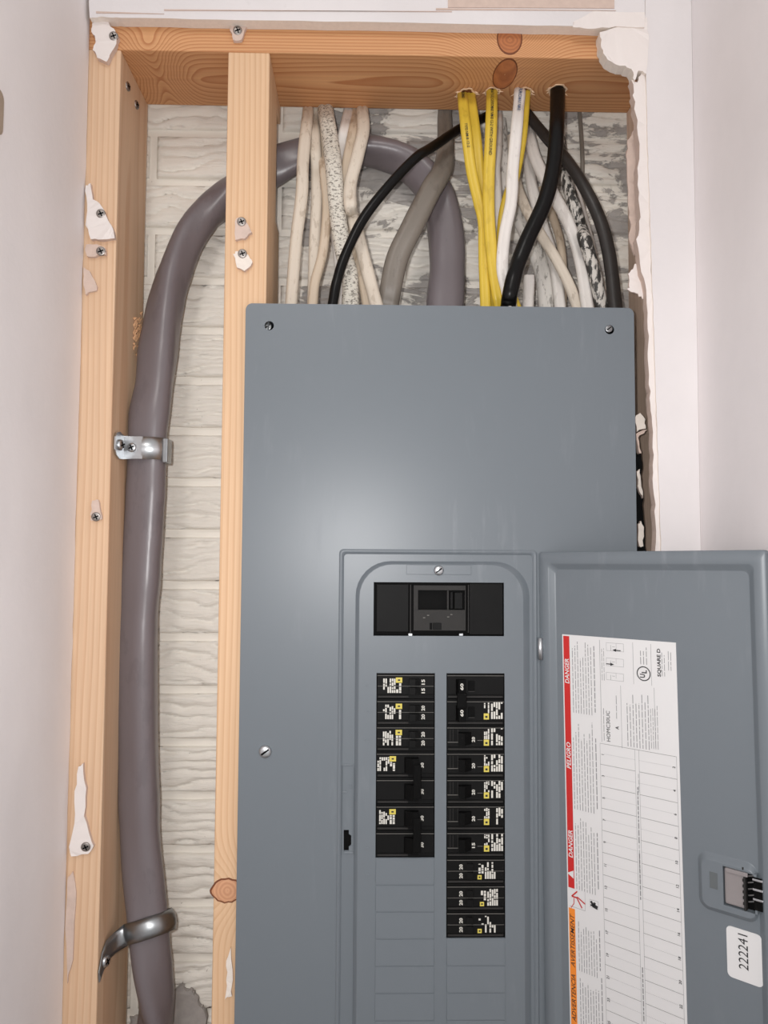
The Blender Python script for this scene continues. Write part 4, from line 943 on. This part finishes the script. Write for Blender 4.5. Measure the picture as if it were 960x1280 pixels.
# raised pocket for the latch, open into the right rim
DEP = 0.0048
lu0, lw1 = door_at(872, 1061, DEP); lw0 = door_at(872, 1126, DEP)[1]-0.004
lu1 = u1-0.0145
pk = [(rrect(lu0, lu1, lw0, lw1, 0.008, K), DEP), (rrect(lu0+0.001, lu1-0.0003, lw0+0.001, lw1-0.001, 0.0075, K), DEP-0.0004), (rrect(lu0+0.0035, lu1-0.0006, lw0+0.0035, lw1-0.0035, 0.006, K), 0.0008), (rrect(lu0+0.0045, lu1-0.001, lw0+0.0045, lw1-0.0045, 0.0055, K), 0.0004)]
dm.loops([[(u, y, w_) for u, w_ in l] for l, y in dl], 0, True)
dm.fill([dl[-1][0], pk[0][0]], D3(DEP))
dm.loops([[(u, y, w_) for u, w_ in l] for l, y in pk], 0, True)
lc0 = door_at(906, 1092, 0.0004); lc1 = door_at(940, 1134, 0.0004)
cu0, cu1 = door_at(904, 1110, 0.0004)[0], door_at(946, 1110, 0.0004)[0]; cw1 = door_at(925, 1088, 0.0004)[1]; cw0 = door_at(925, 1137, 0.0004)[1]
cu2 = lu1-0.0015; cu1b = door_at(953, 1110, 0.0004)[0]
sq = (door_at(887, 1100, 0.0004)[0], door_at(897, 1100, 0.0004)[0], door_at(892, 1111, 0.0004)[1], door_at(892, 1090.5, 0.0004)[1])
R4 = lambda a, b, c_, d_: [(a, c_), (b, c_), (b, d_), (a, d_)]
dm.fill([pk[-1][0], R4(cu0, cu1, cw0, cw1), R4(*sq)], D3(0.0004))
for r_, dd in ((R4(cu0, cu1, cw0, cw1), 0.006), (R4(*sq), 0.0012)): dm.loops([[(u, 0.0004, w_) for u, w_ in r_], [(u, dd, w_) for u, w_ in r_]])
dm.quad2(lambda u, w_: (u, 0.0012, w_), *sq)
sqm = MB(); sqm.box(sq[0], sq[1], 0.0006, 0.0011, sq[2], sq[3])
DO = Vector((HINGE.x, HINGE.y, EYE))
def door_build(mb, name, mats, parent, recalc=True):
    o = mb.build(name, mats, None, None, recalc); o.parent = parent; return o
door = dm.build('door', M['steel'], None, None, False)
door.parent = panel; door.location = DO-PO; door.rotation_euler = (0, DOOR_T, -DOOR_A)
bk = MB(); bk.add([(u, 0.0076, w_) for u, w_ in rrect(0.0, u1, w0, w1, 0.003, K)], [list(range(4*(K+1)))]); 
door_build(bk, 'outer_skin', M['steel'], door)
# latch
m = MB(); wA, wB = cw0, cw1; wm = (wA+wB)/2
m.box(cu0+0.0006, cu0+(cu1-cu0)*0.62, 0.0010, 0.0045, wA+0.001, wB-0.001, 0, 0.0014); m.box(cu0+(cu1-cu0)*0.1, cu0+(cu1-cu0)*0.75, -0.0008, 0.001, wB-0.0035, wB-0.0005, 0, 0.0004)
m.box(cu0+(cu1-cu0)*0.62, cu0+(cu1-cu0)*0.68, -0.0004, 0.004, wA+0.0002, wB-0.002, 1, 0.0004)
m.box(cu0, cu1, 0.006, 0.0065, wA, wB, 3)
for q in range(5):                              # coil spring of the latch
    ww = wA+0.006+q*0.0046
    m.add([(cu1-0.0068, 0.0026, ww), (cu1-0.0008, 0.0022, ww+0.0022), (cu1-0.0008, 0.0016, ww+0.0034), (cu1-0.0068, 0.0020, ww+0.0012), (cu1-0.0068, 0.0034, ww), (cu1-0.0008, 0.0034, ww+0.003)], [[0, 1, 2, 3], [0, 4, 5, 1], [3, 2, 5, 4]], 2)
for q in range(7): m.box(cu0+(cu1-cu0)*0.58, cu0+(cu1-cu0)*0.63, 0.0002, 0.002, wA+0.004+q*0.0042, wA+0.006+q*0.0042, 1, 0.0003)
m.box(cu1b, cu2, -0.0001, 0.0004, wA+0.003, wB-0.002, 3, 0.0001)  # black slab standing for a dark slot beside the spring
for q in range(3): m.box(cu1b+0.0006, cu2-0.0006, -0.0006, 0.0, wA+0.010+q*0.007, wA+0.0115+q*0.007, 2, 0.0002)
M['latch'] = plain('grey_latch_plastic', srgb(136, 130, 130), 0.42)
door_build(m, 'latch', [M['latch'], M['blk2'], M['zinc'], M['void']], door)
door_build(sqm, 'latch_stop', plain('dull_grey_plastic', srgb(92, 97, 99), 0.6), door)
# numbered sticker
a = door_at(911, 1158, DEP); b = door_at(951, 1172, DEP); c_ = door_at(911, 1219, DEP)
su0, su1, sw1, sw0 = a[0]-0.0018, b[0]+0.0008, (a[1]+b[1])/2+0.0012, c_[1]-0.0005
m = MB(); rr = rrect(su0, su1, sw0, sw1, 0.0035, 5); m.fill([rr], D3(DEP-0.0004)); m.loops([[(u, DEP-0.0004, w_) for u, w_ in rr], [(u, DEP, w_) for u, w_ in rr]])
t0 = door_at(936, 1212, DEP); t1 = door_at(936, 1170, DEP)
put_text(m, '222241', D3(DEP-0.0006), (t0[0], t0[1]-0.001), 0.0070, t1[1]-t0[1]+0.001, 1, 0.0, 0.0)
o = door_build(m, 'number_sticker', [M['sheet'], M['ink']], door, False); o['label'] = 'white sticker printed 222241'

# circuit directory label ------------------------------------------------
LD = DEP-0.0004; LI = DEP-0.00055; LI2 = DEP-0.0007
def du(px, py): return door_at(px, py, DEP)
A, B = du(703, 793), du(845, 803)
lu_a = A[0]; lu_b = B[0]; lw_t = (A[1]+B[1])/2; lw_b = lw_t-0.40
skew = 0.0
m = MB(); lab = R4(lu_a, lu_b, lw_b, lw_t)
SK = (du(713, 1280)[0]-A[0])/(du(713, 1280)[1]-A[1])          # the label was stuck on slightly askew
def LP(y): return lambda u, w_: (u+(w_-lw_t)*SK, y, w_)
m.add([LP(LD)(u, w_) for u, w_ in lab], [[0, 1, 2, 3]], 0)
m.loops([[LP(LD)(u, w_) for u, w_ in lab], [LP(DEP)(u, w_) for u, w_ in lab]], 0)
def lp(px, py):                                               # photo measure -> label coordinates
    u, w_ = du(px, py); return (u-(w_-lw_t)*SK, w_)
def strip(u0, u1_, w0_, w1_, mi, y=LI): m.quad2(LP(y), u0, u1_, w0_, w1_, mi)
r0 = lp(704.5, 800)[0]; r1_ = lp(712, 800)[0]
wr_end = lp(716, 1110)[1]; wo0 = lp(718, 1136)[1]
strip(r0, r1_, wr_end, lw_t-0.0012, 1); strip(r0, r1_, lw_b+0.002, wo0, 2)
hgt = (r1_-r0)*0.66; ub = r1_-(r1_-r0)*0.16
for body, y0_, y1_, mi in (('DANGER', 854, 823, 3), ('PELIGRO', 960, 927, 3), ('DANGER', 1070, 1036, 3), ('AVERTISSEMENT', 1205, 1140, 4), ('ADVERTENCIA', 1272, 1214, 4)):
    wa, wb_ = lp(709, y0_)[1], lp(709, y1_)[1]; put_text(m, body, LP(LI2), (ub, wa), hgt, wb_-wa, mi, 0.02 if mi == 3 else 0.005, 0.2 if mi == 4 or body == 'PELIGRO' else 0.15)
wg = lp(709, 1276)[1]; tv = text2d('WARNING', 0.02, 0.2)[2]; put_text(m, 'WARNING', LP(LI2), (ub, wg-0.0275), hgt, 0.0275, 4, 0.02, 0.2)
# alert triangle on the red bar
def tri(cu, cw, s, mi, y=LI2): m.add([LP(y)(cu-s*0.6, cw), LP(y)(cu+s*0.4, cw-s*0.55), LP(y)(cu+s*0.4, cw+s*0.55)], [[0, 1, 2]], mi)
tcw = lp(714, 1092)[1]; tri((r0+r1_)/2, tcw, 0.0062, 3); 
# fine print: columns of words reading upward
rnd = random.Random(11)
def print_lines(px0, px1, py_top, py_bot, n, mi=5, ragged=True):
    ua, wt_ = lp(px0, py_top); ub_ = lp(px1, py_top)[0]; wb0 = lp(px0, py_bot)[1]; pw = (ub_-ua)/n
    for k in range(n):
        w_ = wb0; end = wt_-(0 if not ragged else (wt_-wb0)*0.25*rnd.random())
        while w_ < end:
            ln = 0.0022+0.0052*rnd.random(); m.quad2(LP(LI), ua+k*pw+pw*0.36, ua+k*pw+pw*0.58, w_, min(w_+ln, end), mi); w_ += ln+0.0009
for (a_, b_, t_, e_) in ((714, 748, 800, 890), (715, 750, 897, 1010), (718, 752, 1020, 1110), (722, 755, 1150, 1212), (724, 758, 1220, 1280)):
    print_lines(a_, b_-8, t_, e_, 8); print_lines(b_-8, b_-3, t_, e_, 1)
print_lines(751, 756, 805, 850, 2); print_lines(753, 756, 872, 925, 1); print_lines(769, 772, 865, 898, 1); print_lines(782, 812, 865, 932, 8); print_lines(812, 823, 880, 935, 4); print_lines(799, 810, 808, 830, 3)
print_lines(826, 832, 815, 845, 2); print_lines(834, 840, 810, 838, 2)
strip(*[lp(752, 900)[0]-0.0001, lp(752, 900)[0]+0.0002], lp(752, 927)[1], lp(752, 800)[1], 5)
for xx, y0_, y1_ in ((778, 935, 857), (792.5, 855, 803), (815, 857, 805), (820, 935, 860)):
    u = lp(xx, y0_)[0]; strip(u-0.0001, u+0.00015, lp(xx, y0_)[1], lp(xx, y1_)[1], 5)
def ptxt(body, px, py0, py1, h, bold=0.0, mi=4):
    wa, wb_ = lp(px, py0)[1], lp(px, py1)[1]; put_text(m, body, LP(LI2), (lp(px, py0)[0], wa), h, wb_-wa, mi, bold)
ptxt('HOMC30UC', 763.5, 927, 889, 0.0034, 0.0); ptxt('A', 774, 912, 908, 0.0030, 0.02)
ptxt('SQUARE D', 826.5, 846, 811, 0.0028, 0.025)
# round listing mark
cu_, cw_ = lp(805, 842); ro, ri = 0.0060, 0.0052; n = 28
ring = [LP(LI2)(cu_+ro*math.cos(2*PI*i/n), cw_+ro*math.sin(2*PI*i/n)) for i in range(n)]+[LP(LI2)(cu_+ri*math.cos(2*PI*i/n), cw_+ri*math.sin(2*PI*i/n)) for i in range(n)]
m.add(ring, [[i, (i+1) % n, n+(i+1) % n, n+i] for i in range(n)], 4)
put_text(m, 'U', LP(LI2), (cu_+0.0010, cw_-0.0034), 0.0042, 0.0031, 4, 0.03); put_text(m, 'L', LP(LI2), (cu_+0.0026, cw_+0.0004), 0.0042, 0.0026, 4, 0.03)
# three little breaker diagrams with arrows
for (py, ar) in ((809, 1), (828, -1), (846, 0)):
    a1_ = lp(758, py-6); b1_ = lp(780, py+6)
    for (ua, ub2, wa, wb2) in ((a1_[0], b1_[0], b1_[1], b1_[1]+0.0002), (a1_[0], b1_[0], a1_[1]-0.0002, a1_[1]), (a1_[0], a1_[0]+0.0002, b1_[1], a1_[1]), (b1_[0]-0.0002, b1_[0], b1_[1], a1_[1]), (a1_[0]+0.004, a1_[0]+0.0043, b1_[1], a1_[1]-0.002), (a1_[0]+0.009, a1_[0]+0.0092, b1_[1]+0.002, a1_[1]), (a1_[0]+0.0055, a1_[0]+0.008, b1_[1]+0.0035, b1_[1]+0.0038)): strip(ua, ub2, wa, wb2, 5)
    if ar:
        q = lp(769+(3 if ar > 0 else -7), py+(4 if ar > 0 else 2)); s = ar
        strip(q[0]-0.0030, q[0]+0.0030, q[1]-0.0004, q[1]+0.0004, 4); m.add([LP(LI2)(q[0]-s*0.0045, q[1]), LP(LI2)(q[0]-s*0.0010, q[1]+0.0013), LP(LI2)(q[0]-s*0.0010, q[1]-0.0013)], [[0, 1, 2]], 4)
# hazard figures between the red and the orange bars
strip(lp(712, 1120)[0], lp(731.5, 1120)[0], lp(733, 1139)[1], lp(733, 1138.6)[1], 5); strip(lp(731.5, 1120)[0], lp(731.5, 1120)[0]+0.0002, lp(733, 1139)[1], lp(733, 1112)[1], 5)
def stroke(p, q, wd, mi):
    a_, b_ = Vector(lp(*p)), Vector(lp(*q)); d = (b_-a_).normalized(); nn = Vector((-d.y, d.x))*wd/2
    m.add([LP(LI2)(*(a_+nn)), LP(LI2)(*(b_+nn)), LP(LI2)(*(b_-nn)), LP(LI2)(*(a_-nn))], [[0, 1, 2, 3]], mi)
for p, q, wd in (((715, 1120), (722, 1114), .0011), ((715.5, 1120), (722, 1122), .0012), ((721, 1121), (728, 1135), .0011), ((722, 1121), (732, 1130), .0011), ((718, 1122), (718, 1129), .0006), ((718, 1129), (714.5, 1134), .0006)): stroke(p, q, wd, 1)
a1_ = lp(737.5, 1123.5); b1_ = lp(748.5, 1137); strip(a1_[0], b1_[0], b1_[1], a1_[1], 5); strip(a1_[0]+0.0002, b1_[0]-0.0002, b1_[1]+0.0002, a1_[1]-0.0002, 0, DEP-0.0006)
for p, q, wd in (((739, 1126), (742, 1131), .0022), ((741, 1131), (747.5, 1135), .0032), ((738.5, 1131), (743, 1132), .0014), ((744, 1128), (743, 1133), .0020)): stroke(p, q, wd, 4)
# circuit directory grid
gl, gm0, gm1, gr = lp(752, 1000)[0], lp(795.5, 1000)[0], lp(800.5, 1000)[0], lp(847.5, 1000)[0]
gt = lp(752, 929)[1]; n1, n2 = lp(754, 942)[1], lp(754, 1274)[1]; GP = (n1-n2)/12
hair = 0.00022
strip(gl, gr, gt-hair, gt, 4)
for u in (gl, gm0, gm1, gr): strip(u-hair/2, u+hair/2, lw_b+0.003, gt, 5)
for k in range(15):
    w_ = n1-k*GP; wl = w_-GP*0.5
    if wl > lw_b+0.004:
        strip(gl, gm0, wl-hair/2, wl+hair/2, 4); strip(gm1, gr, wl-hair/2, wl+hair/2, 4)
    if w_ < lw_b+0.006: continue
    for (ua, ub2) in ((gl+0.0035, gm0), (gm1, gr-0.004)):
        u = ua
        while u < ub2: strip(u, min(u+0.0007, ub2), w_-hair/2, w_+hair/2, 5); u += 0.0013
    t_ = str(2*k+1); put_text(m, t_, LP(LI2), (gl+0.0034, w_-0.0009*len(t_)), 0.0022, None, 4, 0.015)
    t_ = str(2*k+2); put_text(m, t_, LP(LI2), (gr-0.0012, w_-0.0009*len(t_)), 0.0022, None, 4, 0.015)
print_lines(797, 799.5, 960, 990, 1); print_lines(797.5, 800.5, 1040, 1100, 1)
u = (gm0+gm1)/2
for (wt_, wb0) in ((gt-0.03, gt-0.075), (gt-0.085, gt-0.12), (gt-0.175, gt-0.215), (gt-0.24, gt-0.275)):
    w_ = wb0
    while w_ < wt_: ln = 0.002+0.003*rnd.random(); m.quad2(LP(LI), u-0.0005, u+0.0004, w_, w_+ln, 5); w_ += ln+0.0008
o = door_build(m, 'directory_label', [M['sheet'], M['red'], M['orange'], M['sheet'], M['ink'], M['greyink']], door, False)
o['label'] = 'white circuit directory with red and orange warning bars'
# hinge pin between cover and door
m = MB(); p = at(675.5, 811, -0.003); n = 12
m.loops([[(p.x+0.0026*math.cos(2*PI*i/n)*k, -0.0028+0.0026*math.sin(2*PI*i/n)*k, z) for i in range(n)] for k, z in ((0.1, p.z-0.0098), (1, p.z-0.0096), (1, p.z+0.0096), (0.1, p.z+0.0098))], 0, True)
m.build('hinge', M['zinc'], panel, PO)
